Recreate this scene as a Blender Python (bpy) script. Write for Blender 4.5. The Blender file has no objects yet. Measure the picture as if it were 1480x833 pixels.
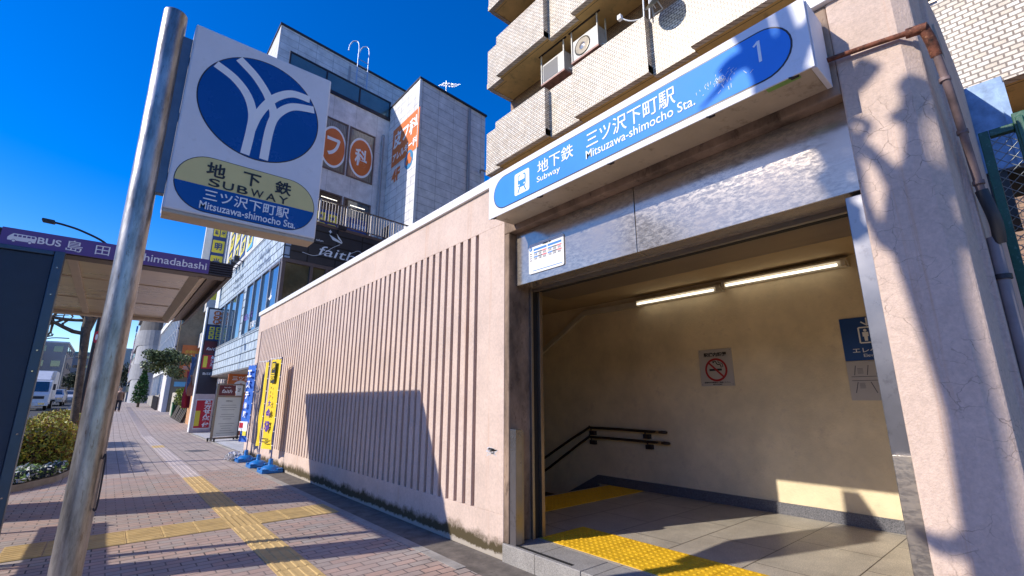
import bpy, math, random
from mathutils import Vector as V
random.seed(7)
R=math.radians
sc=bpy.context.scene; COL=sc.collection
# ------------------------------------------------------------------ survey: reads a sighting on a known plane as a world point
F_,CX,CY,HY,VX=672.,740.,416.5,579.5,155.
PI_=math.atan((HY-CY)/F_); TH=math.atan((CX-VX)*math.cos(PI_)/F_); H=1.371
FW=V((math.sin(TH)*math.cos(PI_),math.cos(TH)*math.cos(PI_),math.sin(PI_)))
RT=V((math.cos(TH),-math.sin(TH),0)); UP=RT.cross(FW); CAM=V((0,0,H))
def ray(x,y): return FW+RT*((x-CX)/F_)+UP*((CY-y)/F_)
def sX(x,y,X): d=ray(x,y); return CAM+d*(X/d.x)
def sY(x,y,Y): d=ray(x,y); return CAM+d*(Y/d.y)
def sZ(x,y,Z): d=ray(x,y); return CAM+d*((Z-H)/d.z)
SUN=V((1,-.35,-.669))
# ------------------------------------------------------------------ materials
MATS={}
def newmat(name):
    m=bpy.data.materials.new(name); m.use_nodes=True; nt=m.node_tree
    b=nt.nodes['Principled BSDF']; return m,nt,b
def N(nt,t,**k):
    n=nt.nodes.new(t)
    for a,v in k.items():
        if hasattr(n,a) and a not in n.inputs: setattr(n,a,v)
        else: n.inputs[a].default_value=v
    return n
def L(nt,a,b): nt.links.new(a,b)
def rgb(c): return (c[0],c[1],c[2],1)
def mixc(nt,fac,a,b,blend='MIX'):
    n=nt.nodes.new('ShaderNodeMix'); n.data_type='RGBA'; n.blend_type=blend
    for s,v in ((0,fac),(6,a),(7,b)):
        if hasattr(v,'links') or hasattr(v,'is_linked'): L(nt,v,n.inputs[s])
        else: n.inputs[s].default_value=v if s==0 else rgb(v)
    return n.outputs[2]
def ramp(nt,fac,p0,p1,c0=(0,0,0),c1=(1,1,1)):
    n=nt.nodes.new('ShaderNodeValToRGB'); e=n.color_ramp.elements
    e[0].position=p0;e[1].position=p1;e[0].color=rgb(c0);e[1].color=rgb(c1); L(nt,fac,n.inputs[0]); return n.outputs[0]
def coord(nt,scale=(1,1,1),world=True):
    if world:
        g=nt.nodes.new('ShaderNodeNewGeometry').outputs['Position']
    else: g=nt.nodes.new('ShaderNodeTexCoord').outputs['Object']
    m=nt.nodes.new('ShaderNodeMapping'); m.inputs['Scale'].default_value=scale; L(nt,g,m.inputs[0]); return m.outputs[0]
def noise(nt,vec,scale,detail=4,rough=.6,dist=0):
    n=N(nt,'ShaderNodeTexNoise'); n.inputs['Scale'].default_value=scale; n.inputs['Detail'].default_value=detail
    n.inputs['Roughness'].default_value=rough; n.inputs['Distortion'].default_value=dist; L(nt,vec,n.inputs['Vector']); return n.outputs[0]
def bump(nt,b,h,strength,dist=.01,prev=None):
    n=nt.nodes.new('ShaderNodeBump'); n.inputs['Strength'].default_value=strength; n.inputs['Distance'].default_value=dist
    L(nt,h,n.inputs['Height'])
    if prev: L(nt,prev,n.inputs['Normal'])
    L(nt,n.outputs[0],b.inputs['Normal']); return n.outputs[0]
def M(name,c,rough=.6,metal=0.,var=.12,vs=6,bs=0,bscale=80,emit=0,dirt=None,stretch=(1,1,1),spec=None,world=True):
    """plain surface: colour with patchy variation, roughness variation and a fine bump"""
    if name in MATS: return MATS[name]
    m,nt,b=newmat(name); MATS[name]=m
    co=coord(nt,stretch,world)
    if var:
        n=noise(nt,co,vs,5,.65)
        f=ramp(nt,n,.3,.7)
        c2=tuple(x*(1-var*1.6) for x in c); c1=tuple(min(1,x*(1+var*.5)) for x in c)
        col=mixc(nt,f,c2,c1)
        if dirt:
            d=noise(nt,co,vs*3.3,6,.75); df=ramp(nt,d,.56,.72); col=mixc(nt,df,col,dirt)
        L(nt,col,b.inputs['Base Color'])
        rr=nt.nodes.new('ShaderNodeMapRange'); rr.inputs[3].default_value=max(0,rough-.08); rr.inputs[4].default_value=min(1,rough+.1)
        L(nt,n,rr.inputs[0]); L(nt,rr.outputs[0],b.inputs['Roughness'])
    else:
        b.inputs['Base Color'].default_value=rgb(c); b.inputs['Roughness'].default_value=rough
    b.inputs['Metallic'].default_value=metal
    if spec is not None: b.inputs['Specular IOR Level'].default_value=spec
    if bs: bump(nt,b,noise(nt,co,bscale,4,.6),bs,.004)
    if emit: b.inputs['Emission Color'].default_value=rgb(c); b.inputs['Emission Strength'].default_value=emit
    return m
def uvvec(nt,mode):
    g=nt.nodes.new('ShaderNodeNewGeometry').outputs['Position']
    s=nt.nodes.new('ShaderNodeSeparateXYZ'); L(nt,g,s.inputs[0]); c=nt.nodes.new('ShaderNodeCombineXYZ')
    if mode=='floor': L(nt,s.outputs[0],c.inputs[0]); L(nt,s.outputs[1],c.inputs[1])
    else:
        a=nt.nodes.new('ShaderNodeMath'); a.operation='ADD'; L(nt,s.outputs[0],a.inputs[0]); L(nt,s.outputs[1],a.inputs[1])
        L(nt,a.outputs[0],c.inputs[0]); L(nt,s.outputs[2],c.inputs[1])
    return c.outputs[0],g
def BR(name,c1,c2,cm,w,h,mortar,mode='wall',off=.5,rough=.6,bs=.5,extra=None,spec=None,freq=2):
    if name in MATS: return MATS[name]
    m,nt,b=newmat(name); MATS[name]=m
    v,g=uvvec(nt,mode)
    t=nt.nodes.new('ShaderNodeTexBrick'); t.offset=off; t.offset_frequency=freq
    for k,x in (('Scale',1),('Mortar Size',mortar),('Mortar Smooth',.15),('Brick Width',w),('Row Height',h),('Bias',0)): t.inputs[k].default_value=x
    t.inputs['Color1'].default_value=rgb(c1); t.inputs['Color2'].default_value=rgb(c2); t.inputs['Mortar'].default_value=rgb(cm)
    L(nt,v,t.inputs['Vector'])
    n=noise(nt,g,3,5,.65); f=ramp(nt,n,.3,.75,(.72,.72,.72),(1.12,1.12,1.12)); col=mixc(nt,1.0,t.outputs[0],f,'MULTIPLY')
    n2=noise(nt,g,90,3,.7); f2=ramp(nt,n2,.3,.7,(.85,.85,.85),(1.1,1.1,1.1)); col=mixc(nt,1.0,col,f2,'MULTIPLY')
    if extra: col=extra(nt,g,col,v)
    L(nt,col,b.inputs['Base Color']); b.inputs['Roughness'].default_value=rough
    if spec is not None: b.inputs['Specular IOR Level'].default_value=spec
    inv=nt.nodes.new('ShaderNodeMath'); inv.operation='SUBTRACT'; inv.inputs[0].default_value=1; L(nt,t.outputs[1],inv.inputs[1])
    p=bump(nt,b,inv.outputs[0],bs,.004); bump(nt,b,n2,.25,.002,p)
    return m
# stucco with damp stains near the ground (z) and rust runs under the coping
def stucco(name,base,cracks=False,stain=True,bs=.55,bscale=130):
    m,nt,b=newmat(name); MATS[name]=m
    g=coord(nt); s=nt.nodes.new('ShaderNodeSeparateXYZ'); L(nt,g,s.inputs[0])
    n=noise(nt,g,1.7,6,.7); col=mixc(nt,ramp(nt,n,.3,.7),tuple(x*.86 for x in base),tuple(min(1,x*1.07) for x in base))
    n2=noise(nt,g,45,3,.7); col=mixc(nt,1.0,col,ramp(nt,n2,.3,.7,(.86,.86,.86),(1.06,1.06,1.06)),'MULTIPLY')
    gs=coord(nt,(1,9,.22)); n3=noise(nt,gs,1.5,5,.75)
    streak=ramp(nt,n3,.57,.74); col=mixc(nt,streak,col,tuple(x*y for x,y in zip(base,(.86,.72,.60))))
    if stain:
        nz=noise(nt,g,4,6,.75)
        a=nt.nodes.new('ShaderNodeMath'); a.operation='MULTIPLY_ADD'; a.inputs[1].default_value=-.30; L(nt,nz,a.inputs[0]); L(nt,s.outputs[2],a.inputs[2])
        mk=nt.nodes.new('ShaderNodeMapRange'); mk.inputs[1].default_value=.04; mk.inputs[2].default_value=-.04; L(nt,a.outputs[0],mk.inputs[0])
        col=mixc(nt,mk.outputs[0],col,(.085,.066,.035))
        a2=nt.nodes.new('ShaderNodeMath'); a2.operation='MULTIPLY_ADD'; a2.inputs[1].default_value=-.13; L(nt,noise(nt,g,9,5,.8),a2.inputs[0]); L(nt,s.outputs[2],a2.inputs[2])
        mk2=nt.nodes.new('ShaderNodeMapRange'); mk2.inputs[1].default_value=-.015; mk2.inputs[2].default_value=-.035; L(nt,a2.outputs[0],mk2.inputs[0])
        col=mixc(nt,mk2.outputs[0],col,(.42,.37,.31))
    prev=None
    if cracks:
        nn=N(nt,'ShaderNodeTexNoise',Scale=5.,Detail=6.); L(nt,g,nn.inputs['Vector']); d=mixc(nt,.13,g,nn.outputs[1])
        vo=nt.nodes.new('ShaderNodeTexVoronoi'); vo.feature='DISTANCE_TO_EDGE'; vo.inputs['Scale'].default_value=13; L(nt,d,vo.inputs['Vector'])
        cr=ramp(nt,vo.outputs[0],.0,.024,(1,1,1),(0,0,0))
        msk=ramp(nt,noise(nt,g,2.6,5,.75),.45,.60); mm=mixc(nt,1.0,cr,msk,'MULTIPLY')
        col=mixc(nt,mm,col,(.33,.24,.19))
    L(nt,col,b.inputs['Base Color']); b.inputs['Roughness'].default_value=.9; b.inputs['Specular IOR Level'].default_value=.2
    if cracks: prev=bump(nt,b,mm,-.5,.003)
    bump(nt,b,noise(nt,g,bscale,5,.75),bs,.006,prev)
    return m
def steel(name,c=(.46,.46,.48),rough=.32,mott=.5,bs=.15,aniso=0,metal=1.):
    m,nt,b=newmat(name); MATS[name]=m
    if aniso:
        tg=nt.nodes.new('ShaderNodeTangent'); tg.direction_type='RADIAL'; tg.axis='Z'; L(nt,tg.outputs[0],b.inputs['Tangent']); b.inputs['Anisotropic'].default_value=aniso; b.inputs['Anisotropic Rotation'].default_value=0
    g=coord(nt,(1,1,1)); g2=coord(nt,(1,.6,1.6))
    n=noise(nt,g2,26,8,.85,.3); f=ramp(nt,n,.44,.56)
    big=noise(nt,g,2.2,3,.5)
    c2=(c[0]*1.25,c[1]*1.16,c[2]*1.02); c1=tuple(x*(1-mott*.45) for x in c)
    col=mixc(nt,f,c1,c2); col=mixc(nt,ramp(nt,big,.35,.75),col,(c[0]*1.05,c[1]*.93,c[2]*.82))
    L(nt,col,b.inputs['Base Color']); b.inputs['Metallic'].default_value=metal
    r=nt.nodes.new('ShaderNodeMapRange'); r.inputs[3].default_value=rough; r.inputs[4].default_value=rough+(.08 if aniso else .2); L(nt,f,r.inputs[0]); L(nt,r.outputs[0],b.inputs['Roughness'])
    bump(nt,b,noise(nt,g,14,3,.6),bs,.004)
    return m
def glassm(name,c=(.03,.05,.07),rough=.04,metal=0.,spec=1.0):
    if name in MATS: return MATS[name]
    m,nt,b=newmat(name); MATS[name]=m
    b.inputs['Base Color'].default_value=rgb(c); b.inputs['Roughness'].default_value=rough; b.inputs['Metallic'].default_value=metal
    b.inputs['Specular IOR Level'].default_value=spec; b.inputs['IOR'].default_value=1.7
    bump(nt,b,noise(nt,coord(nt),1.1,2,.5),.12,.02)
    return m
PINK=stucco('pink_stucco',(.66,.52,.44))
PILL=stucco('cracked_stucco',(.70,.54,.44),cracks=True,stain=False,bs=.8,bscale=95)
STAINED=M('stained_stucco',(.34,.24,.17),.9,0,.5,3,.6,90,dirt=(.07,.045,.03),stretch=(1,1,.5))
GROOVE=M('brown_groove',(.30,.20,.145),.9,0,.2,5,.5,120)
WHITE=M('white_paint',(.78,.78,.78),.5,0,.05,4)
COPE=M('white_coping',(.80,.79,.78),.45,0,.06,3,dirt=(.5,.47,.42))
STEEL=steel('lintel_steel',(.46,.43,.39),.13,.75,.01,.75,.66)
JAMB=M('jamb_steel',(.26,.25,.26),.28,.8,.10,3,dirt=(.15,.14,.15))
DSTEEL=steel('dull_steel',(.30,.29,.28),.42,.3,.1)
WARM=M('warm_steel_soffit',(.29,.22,.15),.35,.7,.2,2,stretch=(2,.3,1))
BLACK=M('black_gap',(.012,.011,.010),.8,0,0)
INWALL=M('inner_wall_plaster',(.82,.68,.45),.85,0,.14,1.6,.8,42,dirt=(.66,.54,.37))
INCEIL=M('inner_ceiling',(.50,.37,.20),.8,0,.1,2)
GRAND=M('dark_granite',(.12,.12,.13),.35,0,.35,120)
YEL=M('yellow_tactile',(.78,.46,.015),.55,0,.12,7,dirt=(.45,.27,.03))
YELW=M('worn_yellow_tactile',(.56,.39,.155),.8,0,.14,5,.3,90,dirt=(.34,.24,.12))
GREYW=M('faded_tactile',(.50,.43,.40),.8,0,.14,5,.3,90,dirt=(.32,.27,.25))
BLUE=M('sign_blue',(.05,.27,.80),.5,0,.05,3,spec=.12)
EMB=M('emblem_blue',(.006,.075,.31),.25,0,.04,4)
SWHITE=M('sign_white',(.74,.75,.80),.5,0,.05,3,dirt=(.64,.64,.66),spec=.2)
LWHITE=M('lettering_white',(.85,.86,.88),.5,0,0,spec=.15)
CREAMY=M('oval_cream_yellow',(.72,.60,.24),.35,0,.05,5)
DARKTXT=M('lettering_black',(.02,.02,.02),.5,0,0)
BEIGE=M('beige_enamel',(.52,.44,.33),.5,0,.12,3,dirt=(.25,.19,.13))
POLE=M('galvanised_pole',(.46,.43,.40),.36,.8,.40,20,.3,60,dirt=(.19,.14,.10),stretch=(1,1,.22))
BRACK=M('bracket_blue_grey',(.10,.16,.24),.45,.3,.15,6)
RUST=M('rusty_iron',(.22,.075,.04),.75,.2,.6,18,.6,120,dirt=(.50,.24,.12))
PIPE=M('pipe_paint',(.22,.15,.14),.6,0,.3,9,.2,60)
PURP=M('fascia_purple',(.11,.06,.26),.4,0,.06,3)
NAVY=M('navy_panel',(.016,.033,.062),.5,.1,.1,9,.2,200)
DKBR=M('dark_bronze',(.035,.03,.035),.45,.3,.1,6)
TAN=M('shelter_soffit',(.66,.56,.43),.28,.3,.12,1.2,stretch=(1,3,1))
TANF=M('shelter_beam',(.55,.47,.38),.5,.1,.1,4)
GLASS=glassm('window_glass',(.07,.14,.24),.03,.55)
DGLASS=glassm('dark_glass',(.035,.035,.03),.05)
FRAMEB=M('bronze_frame',(.16,.12,.11),.45,.4,.1,6)
FRAMEG=M('grey_frame',(.33,.33,.35),.4,.5,.08,6)
ASPH=M('asphalt',(.045,.047,.052),.9,0,.25,3,.5,140)
ASPW=M('worn_asphalt_strip',(.17,.145,.12),.9,0,.35,5,.7,90,dirt=(.05,.045,.035))
CONC=M('concrete',(.33,.31,.28),.85,0,.2,3,.3,70,dirt=(.16,.14,.12))
GREENP=M('green_fence_paint',(.012,.095,.05),.35,0,.3,12,.2,60,dirt=(.08,.20,.16))
GALV=M('galvanised_wire',(.30,.32,.31),.4,.8,.1,20)
BARK=M('tree_bark',(.145,.115,.085),.9,0,.4,12,.8,60,dirt=(.28,.25,.2))
OCHRE=M('balcony_soffit',(.80,.54,.20),.8,0,.16,1.3,.2,30,dirt=(.36,.25,.10))
SHOEB=M('blue_plastic',(.01,.17,.52),.35,0,.1,8)
MAROON=M('maroon',(.13,.012,.022),.4,0,.05,5); REDS=M('sign_red',(.55,.012,.04),.4,0,.05,5)
ORNG=M('sign_orange',(.68,.17,.035),.45,0,.06,5)
YELS=M('sign_yellow',(.80,.68,.06),.45,0,.05,5); NAVS=M('sign_navy',(.012,.05,.22),.4,0,.05,5)
FLAGY=M('flag_yellow',(.85,.62,.02),.7,0,.06,5); FLAGB=M('flag_blue',(.02,.13,.55),.7,0,.06,5)
ORTILE=BR('orange_tiles',(.62,.30,.12),(.68,.36,.16),(.38,.2,.1),.12,.06,.006)
def pav_extra(nt,g,col,v):
    n=noise(nt,g,.9,4,.6); col=mixc(nt,ramp(nt,n,.42,.62),col,mixc(nt,.5,col,(.36,.28,.25)))
    d=noise(nt,g,24,5,.8); return mixc(nt,ramp(nt,d,.62,.8),col,(.12,.10,.095))
PAVE=BR('block_paving',(.47,.31,.24),(.36,.325,.29),(.085,.07,.065),.2,.1,.006,'floor',.5,.85,.6,pav_extra)
PAVF=BR('square_paving',(.47,.38,.33),(.42,.36,.32),(.15,.12,.11),.2,.2,.006,'floor',0,.85,.5)
GRAN=BR('granite_floor',(.46,.41,.34),(.40,.36,.30),(.10,.08,.06),.9,.62,.005,'floor',.5,.42,.3)
def gr_extra(nt,g,col,v):
    n=noise(nt,g,160,3,.8); return mixc(nt,1.0,col,ramp(nt,n,.35,.65,(.45,.45,.47),(1.2,1.18,1.12)),'MULTIPLY')
GRAN=BR('granite_slabs',(.58,.52,.44),(.50,.46,.39),(.09,.075,.06),.9,.62,.005,'floor',.5,.4,.3,gr_extra)
GSTEP=BR('granite_step',(.42,.40,.38),(.40,.38,.36),(.1,.09,.08),.9,.62,.004,'floor',.0,.6,.3,gr_extra)
WBRICK=BR('cream_brick_tiles',(.84,.76,.65),(.70,.58,.44),(.21,.16,.12),.108,.055,.0085,'wall',.5,.4,.6)
BBRICK=BR('brown_brick_wall',(.36,.21,.12),(.28,.16,.10),(.09,.06,.045),.108,.055,.006)
TBRICK=BR('tan_brick_wall',(.34,.25,.15),(.30,.22,.13),(.2,.15,.1),.11,.056,.005)
STONE=BR('blue_grey_slate',(.50,.58,.66),(.42,.50,.58),(.05,.06,.075),.46,.30,.022,'wall',.5,.55,1.)
PANEL=BR('white_siding_panels',(.80,.80,.82),(.76,.76,.79),(.36,.36,.40),.62,.36,.012,'wall',0,.5,.6)
GPANEL=BR('grey_siding_panels',(.86,.83,.82),(.82,.79,.79),(.42,.40,.40),.9,.33,.010,'wall',0,.6,.6)
WSMOOTH=BR('white_wall_panels',(.76,.75,.77),(.74,.73,.75),(.5,.5,.52),1.1,4.,.01,'wall',0,.45,.3)
DBAND=BR('charcoal_panels',(.035,.037,.045),(.04,.042,.05),(.008,.008,.01),1.0,.42,.03,'wall',0,.35,1.)
FORE=BR('forecourt_tiles',(.62,.63,.66),(.58,.6,.63),(.4,.4,.42),.3,.3,.006,'floor',0,.6,.2)
SIDEBR=BR('side_brick_paving',(.40,.27,.22),(.48,.36,.30),(.2,.15,.12),.2,.1,.006,'wall')
# ------------------------------------------------------------------ mesh builder
class MB:
    def __init__(s): s.v=[];s.f=[];s.m=[];s.sm=[];s.mats=[]
    def mi(s,m):
        if m not in s.mats: s.mats.append(m)
        return s.mats.index(m)
    def add(s,vs,fs,m,smooth=False):
        o=len(s.v); s.v+= [tuple(p) for p in vs]; k=s.mi(m)
        for f in fs: s.f.append(tuple(i+o for i in f)); s.m.append(k); s.sm.append(smooth)
        return s
    def box(s,x0,x1,y0,y1,z0,z1,m):
        x0,x1=sorted((x0,x1));y0,y1=sorted((y0,y1));z0,z1=sorted((z0,z1))
        return s.add([(x0,y0,z0),(x1,y0,z0),(x1,y1,z0),(x0,y1,z0),(x0,y0,z1),(x1,y0,z1),(x1,y1,z1),(x0,y1,z1)],
            [(0,3,2,1),(4,5,6,7),(0,1,5,4),(1,2,6,5),(2,3,7,6),(3,0,4,7)],m)
    def prism(s,poly,z0,z1,m,mtop=None):
        n=len(poly); a=sum(poly[i][0]*poly[(i+1)%n][1]-poly[(i+1)%n][0]*poly[i][1] for i in range(n))
        if a<0: poly=poly[::-1]
        vs=[(p[0],p[1],z0) for p in poly]+[(p[0],p[1],z1) for p in poly]
        s.add(vs,[(i,(i+1)%n,n+(i+1)%n,n+i) for i in range(n)]+[tuple(range(n))[::-1]],m)
        return s.add([(p[0],p[1],z1) for p in poly],[tuple(range(n))],mtop or m)
    def plate(s,poly,c,r,u,m,front=.0,back=.02,medge=None):
        """polygon in the (r,u) plane through c, front/back measured along the outward normal r x u"""
        c=V(c);r=V(r).normalized();u=V(u).normalized();n=r.cross(u)
        N_=len(poly); a=sum(poly[i][0]*poly[(i+1)%N_][1]-poly[(i+1)%N_][0]*poly[i][1] for i in range(N_))
        if a<0: poly=poly[::-1]
        A=[c+r*p[0]+u*p[1]+n*front for p in poly]; B=[c+r*p[0]+u*p[1]-n*back for p in poly]
        s.add(A,[tuple(range(N_))],m)
        s.add(A+B,[((i+1)%N_,i,N_+i,N_+(i+1)%N_) for i in range(N_)],medge or m)
        return s.add(B,[tuple(range(N_))[::-1]],medge or m)
    def obox(s,c,r,u,w,h,front,back,m): return s.plate([(-w/2,-h/2),(w/2,-h/2),(w/2,h/2),(-w/2,h/2)],c,r,u,m,front,back)
    def tube(s,pts,rad,m,n=12,caps=True,smooth=True):
        pts=[V(p) for p in pts]; K=len(pts)
        if not isinstance(rad,(list,tuple)): rad=[rad]*K
        t0=(pts[1]-pts[0]).normalized(); a=V((0,0,1)) if abs(t0.z)<.9 else V((1,0,0)); x=(a-t0*a.dot(t0)).normalized()
        vs=[]
        for i,p in enumerate(pts):
            if i==0: t=pts[1]-p
            elif i==K-1: t=p-pts[i-1]
            else: t=(pts[i+1]-p).normalized()+(p-pts[i-1]).normalized()
            t=t.normalized() if t.length>1e-6 else t0
            x=(x-t*x.dot(t)).normalized(); y=t.cross(x)
            for k in range(n):
                th=2*math.pi*k/n; vs.append(p+(x*math.cos(th)+y*math.sin(th))*rad[i])
        fs=[(i*n+k,i*n+(k+1)%n,(i+1)*n+(k+1)%n,(i+1)*n+k) for i in range(K-1) for k in range(n)]
        s.add(vs,fs,m,smooth)
        if caps: s.add(vs[:n],[tuple(range(n))[::-1]],m); s.add(vs[-n:],[tuple(range(n))],m)
        return s
    def lathe(s,c,prof,m,n=24,axis='z'):
        vs=[];c=V(c)
        for (r,h) in prof:
            for k in range(n):
                a=2*math.pi*k/n
                p={'z':V((r*math.cos(a),r*math.sin(a),h)),'x':V((h,r*math.cos(a),r*math.sin(a))),'y':V((r*math.sin(a),h,r*math.cos(a)))}[axis]
                vs.append(c+p)
        fs=[(i*n+k,i*n+(k+1)%n,(i+1)*n+(k+1)%n,(i+1)*n+k) for i in range(len(prof)-1) for k in range(n)]
        s.add(vs,fs,m,True); s.add(vs[:n],[tuple(range(n))[::-1]],m); return s.add(vs[-n:],[tuple(range(n))],m)
    def build(s,name,parent=None,bev=0,kind=None,label=None,cat=None,group=None,loc=None):
        org=V((0,0,0))
        if parent is not None:
            q=parent
            while q is not None: org+=V(q.location); q=q.parent
        elif loc is not None: org=V(loc)
        elif s.v:
            org=V((sum(v[0] for v in s.v)/len(s.v),sum(v[1] for v in s.v)/len(s.v),min(v[2] for v in s.v)))
        me=bpy.data.meshes.new(name); me.from_pydata([(v[0]-org.x,v[1]-org.y,v[2]-org.z) for v in s.v],[],s.f)
        for m in s.mats: me.materials.append(m)
        me.polygons.foreach_set('material_index',s.m); me.polygons.foreach_set('use_smooth',s.sm); me.update()
        o=bpy.data.objects.new(name,me); COL.objects.link(o)
        if parent is not None: o.parent=parent
        else: o.location=org
        if bev:
            b=o.modifiers.new('Bevel','BEVEL'); b.width=bev; b.segments=2; b.limit_method='ANGLE'; b.angle_limit=R(40)
        if kind: o['kind']=kind
        if label: o['label']=label
        if cat: o['category']=cat
        if group: o['group']=group
        return o
def thing(name,label,cat,loc=(0,0,0),group=None):
    o=bpy.data.objects.new(name,None); COL.objects.link(o); o.location=loc; o['label']=label; o['category']=cat
    o.empty_display_size=.1
    if group: o['group']=group
    return o
def dup(root,loc,label=None):
    def cp(o,par):
        c=o.copy(); COL.objects.link(c)
        c.parent=par
        for ch in list(o.children): cp(ch,c)
        return c
    r=cp(root,None); r.location=loc
    if label: r['label']=label
    return r
# lettering ---------------------------------------------------------
_tc={}
def glyphs(s,bold=0.,ext=.02):
    k=(s,bold)
    if k in _tc: return _tc[k]
    cu=bpy.data.curves.new('lettering','FONT'); cu.body=s; cu.size=1; cu.resolution_u=4; cu.offset=bold; cu.extrude=ext; cu.space_line=1.1; cu.align_x='CENTER'
    ob=bpy.data.objects.new('lettering',cu); COL.objects.link(ob)
    dg=bpy.context.evaluated_depsgraph_get(); dg.update(); e=ob.evaluated_get(dg); me=e.to_mesh()
    vs=[v.co.copy() for v in me.vertices]; fs=[tuple(p.vertices) for p in me.polygons]; e.to_mesh_clear()
    bpy.data.objects.remove(ob); bpy.data.curves.remove(cu)
    _tc[k]=(vs,fs); return vs,fs
def text(mb,s,c,r,u,w,h,m,front=.004,bold=0.,depth=.002,slant=0):
    """lettering fitted to a w x h box centred on c; a zero w keeps the letter proportions"""
    vs,fs=glyphs(s,bold)
    if not vs: return
    x0=min(v.x for v in vs);x1=max(v.x for v in vs);y0=min(v.y for v in vs);y1=max(v.y for v in vs)
    sy=h/(y1-y0); sx=w/(x1-x0) if w else sy
    c=V(c);r=V(r).normalized();u=V(u).normalized();n=r.cross(u)
    out=[]
    for v in vs:
        yy=(v.y-(y0+y1)/2)*sy; out.append(c+r*((v.x-(x0+x1)/2)*sx+slant*yy)+u*yy+n*(front+(depth if v.z>0 else -depth*.5)))
    mb.add(out,fs,m)
def disc(rx,rz=None,n=40,cx=0,cz=0): rz=rz or rx; return [(cx+rx*math.cos(2*math.pi*k/n),cz+rz*math.sin(2*math.pi*k/n)) for k in range(n)]
def stadium(w,h,n=14):
    r=h/2; p=[]
    for k in range(n+1): a=-math.pi/2+math.pi*k/n; p.append((w/2-r+r*math.cos(a),r*math.sin(a)))
    for k in range(n+1): a=math.pi/2+math.pi*k/n; p.append((-w/2+r+r*math.cos(a),r*math.sin(a)))
    return p
def rrect(w,h,r=.02,n=4):
    p=[]
    for (sx,sy,a0) in ((1,-1,-90),(1,1,0),(-1,1,90),(-1,-1,180)):
        for k in range(n+1): a=R(a0+90*k/n); p.append((sx*(w/2-r)+r*math.cos(a),sy*(h/2-r)+r*math.sin(a)))
    return p
def ribbon(mb,pts,w,c,r,u,m,front,back):
    """flat stroke following 2d points"""
    P=[]
    for i in range(len(pts)-1):
        pass
    L_=[];R_=[]
    for i,p in enumerate(pts):
        a=pts[max(0,i-1)];b=pts[min(len(pts)-1,i+1)]; dx,dy=b[0]-a[0],b[1]-a[1]; l=math.hypot(dx,dy) or 1
        L_.append((p[0]-dy/l*w/2,p[1]+dx/l*w/2)); R_.append((p[0]+dy/l*w/2,p[1]-dx/l*w/2))
    c=V(c);r=V(r).normalized();u=V(u).normalized();n=r.cross(u)
    K=len(pts)
    A=[c+r*q[0]+u*q[1]+n*front for q in L_]+[c+r*q[0]+u*q[1]+n*front for q in R_]
    mb.add(A,[(i,K+i,K+i+1,i+1) for i in range(K-1)],m)
def spline(pts,n=8):
    out=[]
    P=[pts[0]]+list(pts)+[pts[-1]]
    for i in range(1,len(P)-2):
        for k in range(n):
            t=k/n; a,b,c,d=P[i-1],P[i],P[i+1],P[i+2]
            out.append(tuple(.5*((2*b[j])+(-a[j]+c[j])*t+(2*a[j]-5*b[j]+4*c[j]-d[j])*t*t+(-a[j]+3*b[j]-3*c[j]+d[j])*t**3) for j in range(len(b))))
    out.append(tuple(pts[-1])); return out
def leaves(mb,c,rad,n,size,mats,shell=.35,flat=0):
    c=V(c)
    for _ in range(n):
        while True:
            p=V((random.uniform(-1,1),random.uniform(-1,1),random.uniform(-1,1)))
            if shell<p.length<1: break
        p=c+V((p.x*rad[0],p.y*rad[1],p.z*rad[2]))
        a=V((random.gauss(0,1),random.gauss(0,1),random.gauss(0,1)+flat)).normalized(); b=a.orthogonal().normalized(); d=a.cross(b)
        th=random.uniform(0,6.28); e=b*math.cos(th)+d*math.sin(th); g=a.cross(e); s=size*random.uniform(.6,1.3)
        mb.add([p-e*s,p-g*s*.45,p+e*s,p+g*s*.45],[(0,1,2,3)],random.choice(mats))
NX=(0,-1,0); Z1=(0,0,1); XR=(1,0,0)   # reading directions: on walls facing the street / facing along it
def gz(Y): return 0. if Y<24 else min(1.2,.03*(Y-24))

# ================================================================== GROUND
def sheet(name,x0,x1,ys,dz,m,kind='structure',thick=0):
    b=MB()
    for a,c in zip(ys[:-1],ys[1:]):
        b.add([(x0,a,gz(a)+dz),(x1,a,gz(a)+dz),(x1,c,gz(c)+dz),(x0,c,gz(c)+dz)],[(0,1,2,3)],m)
    return b.build(name,kind=kind,loc=(0,0,0))
YS=[-60,-20,0,24,30,40,50,64,90,200,900]
sheet('ground',-600,600,[-400]+YS,-.14,ASPH)
sheet('road',-14,-2.3,YS[:-1],-.125,ASPH)
sheet('sidewalk',-2.15,2.52,[-20,0,11.6],0,PAVE); sheet('sidewalk',-2.15,3.75,[11.6,24,30,40,50,64,90,200],0.0,PAVF)
b=MB()
for a,c in ((-20,24),(24,64),(64,200)):
    b.add([(-2.3,a,gz(a)-.13),(-2.15,a,gz(a)-.13),(-2.15,a,gz(a)+.01),(-2.3,a,gz(a)+.01),(-2.3,c,gz(c)-.13),(-2.15,c,gz(c)-.13),(-2.15,c,gz(c)+.01),(-2.3,c,gz(c)+.01)],
      [(0,1,2,3),(3,2,6,7),(0,3,7,4),(1,5,6,2)],CONC)
b.build('road_kerb',kind='structure')
b=MB(); b.box(2.52,2.9,-20,11.6,-.1,.0,ASPW); b.build('wall_side_strip',kind='structure')
b=MB(); 
for y in [i*.6 for i in range(6,20)]: b.box(2.44,2.54,y+.005,y+.595,-.1,.004 if y<11 else .003,CONC)
b.build('edging_stones',kind='structure')
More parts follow.
